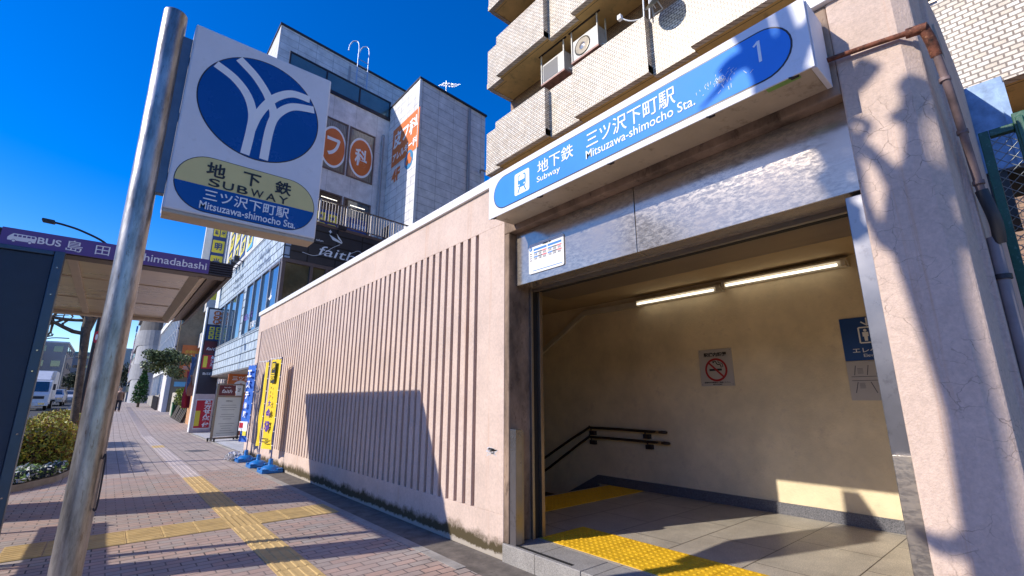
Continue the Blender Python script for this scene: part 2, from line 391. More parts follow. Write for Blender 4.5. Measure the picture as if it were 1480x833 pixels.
b=MB(); b.box(2.98,6.8,14.16,24.6,-.02,.03,FORE); b.box(2.90,2.98,14.16,24.6,-.02,.026,CONC); b.build('forecourt',kind='structure')
b=MB()
for i in range(5):
    y=17+i*26; b.box(-5.6,-5.48,y,y+5,gz(y)-.2,gz(y)-.121,WHITE)
b.build('lane_markings',kind='structure')
# ---- tactile paving of the sidewalk
def bars(mb,x0,y0,along,m,z=.004,s=.3):
    mb.box(x0+.003,x0+s-.003,y0+.003,y0+s-.003,z-.02,z,m)
    for k in range(4):
        o=.0375+k*.075
        if along=='y': a=(x0+o-.016,x0+o+.016,y0+.012,y0+s-.012)
        else: a=(x0+.012,x0+s-.012,y0+o-.016,y0+o+.016)
        x_0,x_1,y_0,y_1=a; t=.006
        mb.add([(x_0,y_0,z),(x_1,y_0,z),(x_1,y_1,z),(x_0,y_1,z),(x_0+t,y_0+t,z+.005),(x_1-t,y_0+t,z+.005),(x_1-t,y_1-t,z+.005),(x_0+t,y_1-t,z+.005)],
           [(4,5,6,7),(0,1,5,4),(1,2,6,5),(2,3,7,6),(3,0,4,7)],m)
def dots(mb,x0,y0,m,z=.004,s=.3,n=5):
    mb.box(x0+.002,x0+s-.002,y0+.002,y0+s-.002,z-.02,z,m)
    p=s/n
    for i in range(n):
        for j in range(n):
            cx_,cy_=x0+p*(i+.5),y0+p*(j+.5); r0,r1=p*.3,p*.18
            vs=[(cx_+r0*math.cos(a*math.pi/4),cy_+r0*math.sin(a*math.pi/4),z) for a in range(8)]+[(cx_+r1*math.cos(a*math.pi/4),cy_+r1*math.sin(a*math.pi/4),z+.005) for a in range(8)]
            mb.add(vs,[(a,(a+1)%8,8+(a+1)%8,8+a) for a in range(8)]+[tuple(range(8,16))],m)
b=MB(); y=-.9
while y<52:
    m=YELW if y<10.6 or 17.9<y<18.9 else GREYW
    zz=gz(y+.15)+.006
    if 6.2<y<6.85: dots(b,1.26,y,m,zz)
    else: bars(b,1.26,y,'y',m,zz)
    y+=.3
b.build('tactile_strip',kind='structure')
b=MB()
for i in range(-6,8):
    for j in (0,1):
        x=1.26+i*.3-(0 if i<=0 else 0); yy=6.3+j*.3
        if i==0: continue
        if i>=3: 
            if i<4: dots(b,x,yy,YELW,.0065)
            continue
        bars(b,x,yy,'x',YELW,.0065)
b.build('tactile_strip',kind='structure')
# manhole ring
b=MB(); c=sZ(265,653,0.); b.lathe((c.x+.3,c.y,0),[(.30,0),(.30,.004),(.27,.004),(.27,.001)],DSTEEL,28); b.build('manhole_cover',label='round manhole cover set in the pink paving beside the tactile strip',cat='manhole cover')

# ================================================================== SUBWAY ENTRANCE
XF=2.876; YL=3.50; YP=.545; FZ=.146
ENT=thing('subway_entrance','pink ribbed subway entrance building with a steel framed opening','building',(XF,3.5,0))
b=MB(); b.box(XF+.045,XF+.30,YL+.02,14.13,0,3.64,GROOVE); 
g0,g1,gzb,gzt=3.97,13.75,.37,3.17
b.box(XF,XF+.045,YL+.02,14.13,gzt,3.64,PINK); b.box(XF,XF+.045,YL+.02,14.13,.0,gzb,PINK)
b.box(XF,XF+.045,YL+.02,g0,gzb,gzt,PINK)
pitch=.154; gw=.058; y=g0; 
while y<g1:
    b.box(XF,XF+.045,y+gw,min(y+pitch,g1),gzb,gzt,PINK); y+=pitch
b.box(XF,XF+.045,y,14.13,gzb,gzt,PINK)
b.box(XF+.001,6.2,14.131,14.15,0,3.64,PINK)
wall=b.build('ribbed_wall',ENT,.004)
b=MB()
y=-1.; 
for (a,c) in ((.12,2.9),(2.91,5.9),(5.91,8.9),(8.91,11.6),(11.61,14.2)):
    b.box(XF-.035,XF+.33,a,c,3.64,3.745,COPE)
b.build('coping',ENT,.006)
b=MB()  # reveal of the opening: stained edge of the wall
b.box(XF,XF+.30,YL-.055,YL+.02,FZ,3.04,STAINED); b.build('wall_reveal',ENT,.012)
b=MB(); b.box(XF,XF+.3,YP,YL+.02,3.04,3.64,STAINED); b.build('header_beam',ENT,.01)
b=MB(); poly=[(XF,YP),(XF,.262),(XF+.05,.195),(XF+.26,.175),(XF+.26,.15),(XF+.7,.135),(6.2,.12),(6.2,.5),(XF+.34,.5),(XF+.34,YP)]
b.prism(poly,0,3.64,PILL); b.build('corner_pillar',ENT,.01)
# lintel panel of mottled steel, drip tray, shutter groove, shutter case
b=MB(); b.box(2.965,3.17,YP+.01,2.0-.003,2.49,3.04,STEEL); b.box(2.965,3.17,2.0+.003,YL-.06,2.49,3.04,STEEL); b.build('steel_lintel',ENT,.004)
b=MB(); b.box(3.172,3.21,YP+.01,YL-.06,2.46,3.0,DSTEEL); b.box(3.25,3.30,YP+.01,YL-.06,2.47,3.0,BLACK); b.build('shutter_groove',ENT)
b=MB(); b.add([(3.30,YP+.01,2.47),(3.30,YL-.0,2.47),(3.92,YL+.25,2.53),(3.92,YP+.01,2.53),(3.30,YP+.01,2.9),(3.30,YL,2.9),(3.92,YL+.25,2.9),(3.92,YP+.01,2.9)],
   [(0,3,2,1),(4,5,6,7),(0,1,5,4),(1,2,6,5),(2,3,7,6),(3,0,4,7)],WARM); b.build('shutter_case',ENT)
b=MB(); b.box(2.945,3.26,YP,YP+.085,FZ,2.46,JAMB); b.build('door_jamb',ENT,.003)
b=MB(); b.box(2.90,2.94,YP+.0,YP+.075,FZ,1.12,DSTEEL); b.box(2.945,3.02,YP+.036,YP+.055,FZ,1.10,DSTEEL); b.build('barrier_channel',ENT,.003)
b=MB(); b.box(3.14,3.17,YL-.085,YL-.055,FZ,2.49,DSTEEL); b.box(3.24,3.28,YL-.105,YL-.055,FZ,2.47,WARM); b.box(3.17,3.24,YL-.07,YL-.055,FZ,2.47,BLACK); b.build('door_jamb',ENT,.002)
b=MB(); b.box(2.885,2.965,YL-.14,YL-.06,FZ,1.115,JAMB); b.box(2.965,3.0,YL-.125,YL-.06,FZ,1.10,DSTEEL); b.build('barrier_channel',ENT,.004)
# step and floors
b=MB(); 
ys=[YL+.02,2.6,1.7,.8,.30]
for a,c in zip(ys[:-1],ys[1:]): b.box(XF-.015,3.19,c+.003,a-.003,-.02,FZ,GSTEP)
b.build('granite_step',ENT,.006)
b=MB(); b.box(XF+.02,XF+.055,2.72,3.36,FZ-.01,FZ+.0015,BLACK); b.build('anti_slip_strip',ENT)
b=MB(); b.box(3.19,5.95,.5,4.78,-.02,FZ-.001,GRAN); b.build('hall_floor',ENT)
b=MB()
for i in range(11):
    for j in range(2): dots(b,3.225+j*.3,YL-.08-.3*(i+1),YEL,FZ+.004,n=5)
b.build('tactile_tiles',ENT)
b=MB()
for i in range(8):
    for j in range(2): dots(b,3.5+.3*i,4.13+j*.3,YEL,FZ+.004)
b.build('tactile_tiles',ENT)
b=MB(); 
for k in range(26):
    y0=4.78+k*.29; b.box(3.2,5.95,y0,y0+.31,-4.6,FZ-.165*(k+1),GRAND)
b.build('stair_flight',ENT)
BW=5.95
b=MB(); b.box(BW,BW+.25,.3,12.3,-4.6,3.2,INWALL); b.build('back_wall',ENT)
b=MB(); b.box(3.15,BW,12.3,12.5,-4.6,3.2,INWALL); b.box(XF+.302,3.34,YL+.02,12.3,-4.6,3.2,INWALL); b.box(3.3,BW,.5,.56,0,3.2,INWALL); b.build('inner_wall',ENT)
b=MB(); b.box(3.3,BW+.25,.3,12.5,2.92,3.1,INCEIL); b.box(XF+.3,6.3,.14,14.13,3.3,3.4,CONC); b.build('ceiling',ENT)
b=MB(); b.box(BW-.03,BW,.5,4.96,FZ,FZ+.12,M('baseboard_granite',(.17,.17,.19),.4,0,.5,90)); 
gb=MATS['baseboard_granite']; q=[(4.96,.266),(4.96,.02),(9.5,-2.4),(9.5,-2.1)]
b.add([(BW-.03,p[0],p[1]) for p in q]+[(BW,p[0],p[1]) for p in q],[(0,1,2,3),(7,6,5,4),(0,3,7,4)],gb); b.build('baseboard',ENT)
b=MB(); c=sX(712,652,XF); 
for k in range(26): ribbon(b,[(random.gauss(0,.05),random.gauss(0,.02)),(random.gauss(0,.05),random.gauss(0,.02))],.008,c,NX,Z1,M('label_remnant',(.62,.62,.66),.6,0,.1,20),.0015,0)
b.build('torn_label',ENT)
# --- things on the back wall
def rail(z0,z1,y0,label,dz):
    t=thing('handrail',label,'handrail',(BW-.08,5.1,0),'handrails on the inner wall')
    x=BW-.08
    b=MB(); b.tube(spline([(x+.07,y0+.03,z0),(x,y0,z0),(x,4.95,z0+.01),(x,5.15,z0-.04),(x,6.3,z1),(x,9.5,z1-1.85)],6),.019,M('dark_bronze_rail',(.045,.03,.022),.4,.3,.1,10)); b.build('rail',t)
    b=MB(); b.tube([(x,y0+.02,z0),(x,y0+.12,z0)],.021,M('brass_tip',(.5,.36,.2),.3,.8,0)); b.build('rail_end',t)
    for yy,zz in ((y0+.25,z0),(5.02,z0),(6.3,z1)):
        b=MB(); b.box(x+.02,BW,yy-.05,yy+.05,zz-.10,zz-.04,DKBR); b.tube([(x,yy,zz),(x+.01,yy,zz-.06)],.01,DKBR); b.build('wall_bracket',t)
rail(.95,.29,3.78,'upper of the two dark handrails following the stairs down',0); rail(.81,.08,3.75,'lower of the two dark handrails following the stairs down',0)
TUBE=M('fluorescent_tube',(1.,.93,.78),.4,0,0,emit=1.7)
FIX=M('lamp_housing',(.62,.56,.44),.5,0,.1,4)
def lampf(y0,y1,z,label):
    t=thing('fluorescent_lamp',label,'lamp',(BW,(y0+y1)/2,z),'fluorescent lamps on the inner wall')
    b=MB(); pr=[(BW,z+.10),(BW-.13,z+.055),(BW-.135,z+.035),(BW-.05,z-.02),(BW,z-.02)]
    vs=[(p[0],y0,p[1]) for p in pr]+[(p[0],y1,p[1]) for p in pr]
    b.add(vs,[(i,i+5,(i+1)%5+5,(i+1)%5) for i in range(5)]+[(0,1,2,3,4),(9,8,7,6,5)],FIX); b.build('housing',t)
    b=MB(); b.tube([(BW-.13,y0+.09,z-.005),(BW-.13,y1-.06,z-.005)],.015,TUBE); b.build('tube',t)
    b=MB(); 
    for e in (y0+.03,y1-.03): b.box(BW-.15,BW-.05,e-.02,e+.02,z-.03,z+.03,FIX)
    b.build('tube_socket',t)
lampf(1.33,2.70,2.81,'right fluorescent lamp above the elevator notice'); lampf(2.72,4.04,2.78,'left fluorescent lamp joined to the metal conduit')
b=MB(); 
for p,q in (((4.05,2.79),(5.1,2.81)),((5.1,2.81),(6.4,2.1)),((6.4,2.1),(8.5,.95))):
    for dz in (-.045,): 
        b.add([(BW-.05,p[0],p[1]-.045),(BW-.05,p[0],p[1]+.045),(BW-.05,q[0],q[1]+.045),(BW-.05,q[0],q[1]-.045),(BW,p[0],p[1]-.045),(BW,p[0],p[1]+.045),(BW,q[0],q[1]+.045),(BW,q[0],q[1]-.045)],
              [(0,3,2,1),(1,2,6,5),(0,4,7,3)],FIX)
b.build('cable_conduit',label='square metal conduit running down the inner wall from the lamps',cat='conduit')
# no smoking notice
c=V((BW-.006,2.94,1.79)); t=thing('no_smoking_sign','grey no smoking notice with a red ring on the inner wall','sign',tuple(c))
b=MB(); GREYS=M('notice_grey',(.50,.46,.42),.4,0,.04,6); b.obox(c,NX,Z1,.44,.47,.004,.004,GREYS); b.build('plate',t,.002)
b=MB(); rd=M('ring_red',(.38,.02,.02),.4,0,0)
ribbon(b,[(.135*math.cos(a*math.pi/20),-.03+.135*math.sin(a*math.pi/20)) for a in range(41)],.026,c,NX,Z1,rd,.0065,0)
ribbon(b,[(-.095,.065),(.095,-.125)],.024,c,NX,Z1,rd,.0068,0); b.build('red_ring',t)
b=MB(); ribbon(b,[(-.09,-.03),(.075,-.03)],.026,c,NX,Z1,DARKTXT,.0055,0); ribbon(b,spline([(.07,-.005),(.06,.03),(.02,.04),(.0,.075),(-.02,.08),(-.025,.06)],6),.012,c,NX,Z1,DARKTXT,.0055,0)
ribbon(b,spline([(.09,.0),(.085,.045),(.04,.06),(.03,.1),(-.01,.105),(-.04,.09),(-.03,.055)],6),.009,c,NX,Z1,DARKTXT,.0055,0); b.build('cigarette_symbol',t)
b=MB(); text(b,'駅構内禁煙',c+V((0,0,.165)),NX,Z1,.30,.055,DARKTXT,.005,.03); text(b,'駅構内での喫煙はご遠慮ください。',c+V((0,0,-.19)),NX,Z1,.34,.018,DARKTXT,.005); text(b,'横浜市交通局',c+V((0,0,-.215)),NX,Z1,.12,.012,DARKTXT,.005); b.build('lettering',t)
b=MB(); 
for dy in (-.2,.2):
    for dz in (-.215,.215): b.lathe((c.x-.004,c.y+dy,c.z+dz),[(.006,.0),(.005,-.003)],DSTEEL,10,'x')
b.build('screw',t)
# elevator notice
c=V((BW-.006,1.16,1.80)); t=thing('elevator_sign','blue and grey elevator notice partly hidden behind the steel jamb','sign',tuple(c))
b=MB(); EB=M('notice_blue',(.012,.06,.24),.35,0,.03,5); b.obox(c+V((0,0,.205)),NX,Z1,.72,.45,.004,.004,EB); b.obox(c+V((0,0,-.225)),NX,Z1,.72,.40,.004,.004,GREYS); b.build('plate',t)
b=MB(); w_=V((0,.18,.17))
for (x0,y0,x1,y1) in ((-.02,-.01,.26,-.01),(-.02,.15,.26,.15),(-.02,-.01,-.02,.15),(.26,-.01,.26,.15)): ribbon(b,[(x0,y0),(x1,y1)],.014,c+w_,NX,Z1,LWHITE,.006,0)
for k in range(3):
    x=.035+.085*k; b.plate(disc(.015,n=12,cx=x,cz=.118),c+w_,NX,Z1,LWHITE,.006,0); b.plate([(x-.026,.1),(x+.026,.1),(x+.026,.055),(x+.016,.055),(x+.013,.008),(x-.013,.008),(x-.016,.055),(x-.026,.055)],c+w_,NX,Z1,LWHITE,.006,0)
ribbon(b,[(.06,.25),(.06,.175)],.014,c+w_,NX,Z1,LWHITE,.006,0); ribbon(b,[(.01,.21),(.06,.17),(.11,.21)],.014,c+w_,NX,Z1,LWHITE,.0062,0)
ribbon(b,[(.18,.17),(.18,.25)],.014,c+w_,NX,Z1,LWHITE,.006,0); ribbon(b,[(.13,.21),(.18,.25),(.23,.21)],.014,c+w_,NX,Z1,LWHITE,.0062,0)
text(b,'エレベーター案内',c+V((0,-.02,.085)),NX,Z1,.60,.055,LWHITE,.006,.01); text(b,'Elevator Information',c+V((0,-.02,.03)),NX,Z1,.42,.032,LWHITE,.006); b.build('lettering',t)
b=MB(); gl=M('map_line_grey',(.12,.12,.13),.5,0,0)
for k in (-.3,-.19,-.11,.0,.12,.25): ribbon(b,[(k,-.17),(k+.02,-.07)],.008,c,NX,Z1,gl,.0055,0); ribbon(b,[(k+.02,-.24),(k-.01 if k<-.2 else k+.06,-.35)],.008,c,NX,Z1,gl,.0055,0)
ribbon(b,[(-.33,-.185),(.33,-.185)],.006,c,NX,Z1,gl,.006,0); ribbon(b,[(-.33,-.225),(.33,-.225)],.006,c,NX,Z1,gl,.006,0); ribbon(b,spline([(0,-.24),(.08,-.31),(.16,-.33),(.33,-.34)]),.006,c,NX,Z1,gl,.006,0)
for k in range(5): ribbon(b,[(-.27,-.30+.012*k),(-.22,-.30+.012*k)],.004,c,NX,Z1,gl,.006,0); ribbon(b,[(-.27,-.15+.012*k),(-.22,-.15+.012*k)],.004,c,NX,Z1,gl,.006,0)
b.build('street_map',t)
# hours notice on the lintel
c=V((2.962,3.0,2.715)); t=thing('hours_notice','white hours and fares notice fixed on the steel lintel','notice',tuple(c))
b=MB(); b.plate(rrect(.47,.30,.02),c,NX,Z1,WHITE,.008,.0); b.build('plate',t)
b=MB(); nb=M('notice_blue_ink',(.03,.2,.55),.5,0,0); nr=M('notice_red_ink',(.7,.12,.15),.5,0,0); ng=M('notice_grey_ink',(.35,.35,.38),.5,0,0)
b.plate(disc(.022,n=20,cx=-.205,cz=.10),c,NX,Z1,nb,.009,0); text(b,'Y',c+V((0,.205,.10)),NX,Z1,.022,.026,LWHITE,.0095,.03)
text(b,'駅事務室のご案内',c+V((0,-.02,.118)),NX,Z1,.11,.014,DARKTXT,.009)
for k,x in enumerate((-.075,.12)):
    ribbon(b,[(x-.09,.085),(x+.09,.085)],.022,c,NX,Z1,nb,.009,0)
    for j,z in enumerate((.055,.012)):
        ribbon(b,[(x-.09,z),(x-.03,z)],.012,c,NX,Z1,nb,.009,0); ribbon(b,[(x-.028,z),(x+.03,z)],.012,c,NX,Z1,gl,.009,0); ribbon(b,[(x+.032,z),(x+.09,z)],.012,c,NX,Z1,nr,.009,0)
        for i,s in enumerate(('5:40','6:05','23:50')): 
            for q in range(2): text(b,s,c+V((0,-(x-.06+.06*i),z-.014-.011*q)),NX,Z1,.038,.007,ng,.009)
    for q in range(3): ribbon(b,[(x-.09,-.05-.022*q),(x+.09,-.05-.022*q)],.0022,c,NX,Z1,ng,.009,0)
ribbon(b,[(-.18,-.125),(.21,-.125)],.006,c,NX,Z1,nb,.009,0)
for q,s in enumerate(('平日','5:20','土休','5:20')): text(b,s,c+V((0,.205,.05-.022*q)),NX,Z1,.03,.010,ng,.009)
b.build('lettering',t)

# ---- station name sign: long light box over the opening
c=V((2.58,1.985,3.30)); t=thing('station_sign','long white and blue station name box over the opening','sign',(2.73,1.985,3.1))
b=MB(); b.box(2.585,XF-.001,.60,3.37,3.10,3.51,BEIGE); b.build('housing',t,.006)
b=MB(); b.box(2.574,2.584,.575,3.395,3.085,3.525,SWHITE); 
b.box(2.60,XF-.02,.572,.599,3.09,3.52,SWHITE); b.build('front_frame',t,.003)
b=MB(); b.plate(stadium(2.66,.33),c,NX,Z1,DKBR,.0075,0); b.plate(stadium(2.64,.312),c,NX,Z1,BLUE,.009,0); b.build('blue_panel',t)
b=MB(); p=V((2.58,2.90,3.30)); b.plate(rrect(.20,.215,.02),p,NX,Z1,LWHITE,.0105,0); b.build('train_symbol',t)
b=MB(); bl=BLUE; b.plate(rrect(.105,.125,.025),p+V((0,0,.02)),NX,Z1,bl,.012,0); b.plate(rrect(.082,.042,.006),p+V((0,0,.045)),NX,Z1,LWHITE,.0135,0); b.plate(rrect(.05,.010,.004),p+V((0,0,.074)),NX,Z1,LWHITE,.0135,0)
for s in (-1,1):
    b.plate(disc(.009,n=12,cx=s*.035,cz=-.02),p,NX,Z1,LWHITE,.0135,0); ribbon(b,[(s*.03,-.045),(s*.055,-.092)],.012,p,NX,Z1,bl,.0118,0)
b.build('train_symbol',t)
b=MB()
def tx(s,ya,yb,z,h,bold=0.): text(b,s,(2.58,(ya+yb)/2,z),NX,Z1,abs(ya-yb),h,LWHITE,.0105,bold)
tx('地下鉄',2.69,2.27,3.350,.125,.006); tx('Subway',2.70,2.42,3.235,.07,.004)
tx('三ツ沢下町駅',2.13,1.36,3.355,.135,.006); tx('Mitsuzawa-shimocho Sta.',2.14,1.23,3.238,.072,.004); ribbon(b,[(0,-.07),(0,.07)],.017,V((2.58,.825,3.335)),NX,Z1,LWHITE,.0105,0); ribbon(b,[(-.028,.045),(0,.066)],.013,V((2.58,.825,3.335)),NX,Z1,LWHITE,.0107,0)
b.build('lettering',t)
b=MB()
for y in (3.33,2.68,1.92,1.15,.68): b.box(2.585,2.605,y-.018,y+.018,3.083,3.099,DKBR); b.tube([(2.60,y-.02,3.085),(2.568,y+.02,3.079)],.005,DKBR)
b.build('latch',t)
b=MB(); b.box(2.60,2.64,.66,.83,3.0965,3.099,M('green_tape',(.22,.42,.10),.6,0,.1,20)); b.build('tape',t)
# scuffed patch where the blue film has peeled
b=MB()
for k in range(70):
    a=random.uniform(0,6.28); rr=abs(random.gauss(0,.055)); x=-(1.06-1.985)+rr*math.cos(a)*1.3; z=-.035+rr*math.sin(a)*.8; l=random.uniform(.008,.03); a2=random.uniform(.3,2.2)
    ribbon(b,[(x,z),(x+l*math.cos(a2),z+l*math.sin(a2))],.0025,c,NX,Z1,LWHITE,.0102,0)
b.build('peeled_film',t)

# ---- pipe on the pillar, hose, downpipe
b=MB(); b.tube(spline([(2.84,.62,3.265),(2.845,.40,3.235),(2.85,.22,3.205),(2.85,.165,3.195)],5),.014,RUST,10)
t=thing('rusty_pipe','rusty iron pipe crossing the pillar top and turning down its side','pipe',(2.85,.3,2.2))
b.build('pipe_run',t); b=MB(); b.tube([(2.85,.23,3.205),(2.85,.15,3.19)],.025,RUST,12); b.tube(spline([(2.85,.165,3.2),(2.88,.150,3.12),(2.91,.145,3.05)],4),.023,RUST,12); b.build('elbow',t)
b=MB(); b.tube(spline([(2.90,.145,3.07),(2.96,.135,2.9),(3.05,.13,2.72),(3.12,.125,2.5),(3.14,.12,2.35)],6),.018,PIPE,10); b.build('pipe_run',t)
b=MB(); 
for (y_,z_,x_) in ((.139,2.93,2.95),(.13,2.68,3.07),(.122,2.42,3.13)): b.lathe((x_,y_,z_),[(.023,-.010),(.023,.010)],PIPE,12)
b.build('pipe_clamp',t)
t=thing('drain_pipe','grey drain pipe on the shaded side of the pillar','pipe',(3.2,.11,0))
b=MB(); b.tube(spline([(3.14,.12,2.38),(3.16,.10,2.22),(3.2,.105,2.12)],5),.026,M('black_hose',(.03,.03,.035),.5,0,.1,9),10); b.build('hose',t)
b=MB(); b.tube([(3.2,.125,2.15),(3.2,.125,0)],.026,M('grey_pvc',(.24,.21,.22),.5,0,.15,7),10); b.build('pipe_run',t)
b=MB(); 
for z in (1.95,1.35,.7): b.lathe((3.2,.125,z),[(.034,-.012),(.034,.012)],DKBR,12)
b.build('pipe_clamp',t)
# ================================================================== SUBWAY POST SIGN
PY=3.68
t=thing('subway_post_sign','tall metal pole carrying a white box sign with a blue round emblem','sign',(-.03,PY,0))
b=MB(); A_=V((-.035,PY,0)); 
pts=[(-.033,PY,-.13),(-.03,PY,1),(-.03,PY,2),(-.035,PY,3),(-.045,PY,4.06)]
b.tube(pts,.071,POLE,32); b.build('pole',t)
b=MB(); b.lathe((-.045,PY,4.06),[(.071,-.0),(.066,.008),(.03,.012)],POLE,32); b.build('pole_cap',t)
b=MB(); p=[( .030,PY-.045,1.05),(.042,PY-.05,1.06),(.045,PY-.052,.80),(.03,PY-.045,.79)]
b.tube(spline(p,5),.0045,DKBR,8); b.build('cable_hook',t)
b=MB(); b.box(.02,.078,PY-.03,PY+.03,2.70,3.90,BRACK); b.build('mounting_bracket',t,.003)
b=MB(); b.box(.08,1.05,3.63,3.80,2.60,4.03,SWHITE); b.build('sign_box',t,.012)
b=MB(); b.box(.085,1.045,3.635,3.795,2.575,2.598,BEIGE); b.build('base_rim',t,.003)
for z in (2.8,3.25,3.7): b=MB(); b.box(.068,.079,3.66,3.70,z,z+.06,DKBR); b.build('hinge',t,.002)
c=V((.565,3.63,3.53)); b=MB(); b.plate(disc(.418,n=72),c,XR,Z1,DKBR,.001,0); b.plate(disc(.410,n=72),c,XR,Z1,EMB,.003,0); b.build('emblem_disc',t)
b=MB(); r_=.41
for k,pts in enumerate(([(-.81,.575),(-.5,.43),(-.26,.18),(-.14,-.15),(-.135,-.5),(-.17,-.97)],
            [(-.48,.86),(-.2,.65),(.0,.42),(.1,.25),(.19,.05),(.21,-.10)],
            [(.80,.59),(.48,.57),(.22,.38),(.05,.12),(-.07,-.18),(-.13,-.45)],
            [(.90,.40),(.5,.29),(.25,.0),(.165,-.35),(.135,-.97)])):
    sp=spline([(p[0]*r_,p[1]*r_) for p in pts],8)
    sp=[p for p in sp if math.hypot(*p)<r_*.998]
    ribbon(b,sp,.060,c,XR,Z1,LWHITE,.0048+.0004*k,0)
b.build('emblem_strokes',t)
c=V((.565,3.63,2.83)); b=MB(); st=stadium(.90,.40,20); b.plate([(x*1.012,y*1.025) for x,y in st],c,XR,Z1,DKBR,.001,0)
def clip(poly,f):
    out=[]
    for i in range(len(poly)):
        p,q=poly[i],poly[(i+1)%len(poly)]; a,d=f(p),f(q)
        if a>=0: out.append(p)
        if a*d<0: s=a/(a-d); out.append((p[0]+s*(q[0]-p[0]),p[1]+s*(q[1]-p[1])))
    return out
b.plate(clip(st,lambda p:p[1]+.015),c,XR,Z1,CREAMY,.003,0); b.plate(clip(st,lambda p:-p[1]-.015),c,XR,Z1,EMB,.003,0); b.build('station_oval',t)
b=MB(); text(b,'地',c+V((-.225,0,.118)),XR,Z1,.115,.105,DARKTXT,.0045,.02); text(b,'下',c+V((0,0,.118)),XR,Z1,.115,.100,DARKTXT,.0045,.02); text(b,'鉄',c+V((.215,0,.118)),XR,Z1,.115,.105,DARKTXT,.0045,.02)
for ch,x in zip('SUBWAY',(-.225,-.14,-.05,.045,.14,.225)): text(b,ch,c+V((x,0,.022)),XR,Z1,.068 if ch!='W' else .085,.058,DARKTXT,.0045,.012)
text(b,'三ツ沢下町駅',c+V((0,0,-.075)),XR,Z1,.55,.085,LWHITE,.0045,.008); text(b,'Mitsuzawa-shimocho Sta.',c+V((.02,0,-.155)),XR,Z1,.62,.055,LWHITE,.0045,.01); b.build('lettering',t)

t.scale=(.92,.92,.92); t.location=(CAM*(1-.92)+V(t.location)*.92)
# ================================================================== BUS SHELTER
t=thing('bus_shelter','bus shelter with a flat roof, purple name strip and dark end panel','bus shelter',(-1.5,8,0))
y0,y1,x1,x0=5.85,10.2,.85,-1.75
b=MB(); b.box(x0,.50,y0+.30,y1-.22,2.755,2.80,TAN); b.build('roof_soffit',t)
b=MB(); 
b.box(x0,x1-.02,y0+.012,y1-.01,2.805,2.86,DKBR)
b.build('roof_top',t)
b=MB(); 
b.add([(.50,y0+.25,2.75),(.58,y0+.25,2.69),(.66,y0+.25,2.75),(.50,y1-.2,2.75),(.58,y1-.2,2.69),(.66,y1-.2,2.75)],[(0,1,4,3),(1,2,5,4),(0,2,1),(3,4,5)],TANF)
b.box(x0,.62,y1-.215,y1-.012,2.71,2.80,TANF); b.box(x0,x1-.03,y0+.03,y0+.28,2.715,2.80,M('dark_shelter_beam',(.14,.12,.11),.5,.1,.1,4)); b.box(-.52,-.44,y0+.282,y1-.22,2.735,2.754,TANF)
for yy in (7.15,8.6): b.box(x0,.49,yy,yy+.03,2.748,2.7545,TANF)
b.build('roof_beams',t,.003)
b=MB(); b.add([(.665,y0+.285,2.735),(x1-.03,y0+.285,2.79),(x1-.03,y1-.01,2.79),(.665,y1-.01,2.735)],[(0,1,2,3)],M('shelter_eave',(.20,.16,.14),.55,.1,.1,4)); b.build('eave_panel',t)
b=MB()
for k in range(6): 
    z=2.705+.0262*k
    b.box(x0,x1,y0-.012,y0+.012,z,z+.019,DKBR); b.box(x1-.02,x1+.004,y0-.008,y1,z+.001,z+.018,DKBR)
b.box(x0,x1-.004,y0+.0125,y0+.03,2.70,2.858,DKBR); b.box(x1-.04,x1-.021,y0+.031,y1-.0,2.70,2.80,DKBR); b.build('roof_fascia',t,.002)
b=MB(); b.box(-.935,.625,y0-.022,y0-.0125,2.705,2.862,PURP); b.build('name_strip',t)
b=MB(); f=V((0,y0-.022,2.79))
bus=V((-.80,y0-.022,2.78)); b.plate([(-.09,-.028),(.085,-.028),(.09,.02),(.082,.034),(-.06,.036),(-.082,.012),(-.092,-.005)],bus,XR,Z1,LWHITE,.002,0)
for k in range(5): b.plate(rrect(.020,.016,.002),bus+V((-.045+.028*k,0,.018)),XR,Z1,PURP,.0035,0)
for k in (-.05,.052): b.plate(disc(.013,n=14,cx=k,cz=-.03),bus,XR,Z1,PURP,.0036,0); b.plate(disc(.010,n=14,cx=k,cz=-.031),bus,XR,Z1,LWHITE,.0048,0)
text(b,'BUS',(-.625,y0-.022,2.785),XR,Z1,.155,.062,LWHITE,.002,.02); text(b,'島',(-.455,y0-.022,2.782),XR,Z1,.115,.105,LWHITE,.002,.0); text(b,'田',(-.255,y0-.022,2.782),XR,Z1,.105,.09,LWHITE,.002,.0); text(b,'橋',(-.06,y0-.022,2.782),XR,Z1,.115,.105,LWHITE,.002,.0)
text(b,'Shimadabashi',(.305,y0-.022,2.782),XR,Z1,.59,.078,LWHITE,.002,.008); b.build('lettering',t)
b=MB(); b.box(-1.62,-.575,y0-.03,y0+.02,.14,2.66,NAVY); b.build('end_panel',t,.004)
b=MB(); SL=M('panel_frame',(.05,.085,.13),.35,.5,.1,8); b.box(-.572,-.50,y0-.06,y0+.04,.12,2.705,SL); b.box(-1.70,-1.625,y0-.06,y0+.04,.0,2.705,SL); b.box(-1.62,-.575,y0-.05,y0+.035,2.662,2.704,SL); b.build('panel_frame',t,.006)
b=MB()
for z in (.6,1.1,1.62,1.80,2.30,2.55): b.lathe((-.535,y0-.061,z),[(.009,0),(.006,-.006)],STEEL,10,'y')
b.build('rivet',t)
b=MB(); 
for yy in (6.6,9.6): b.box(-1.72,-1.64,yy-.04,yy+.04,0,2.71,SL)
b.build('post',t,.004)
b=MB(); b.box(-1.63,-1.56,8.6,9.9,.1,2.70,NAVY); b.build('unseen_ad_panel',t,.004)  # unseen ad panel, placed and sized for the shadow band it casts
t=thing('bench','unseen slatted bench inside the bus shelter behind the dark panel','bench',(-1.9,7.2,0))
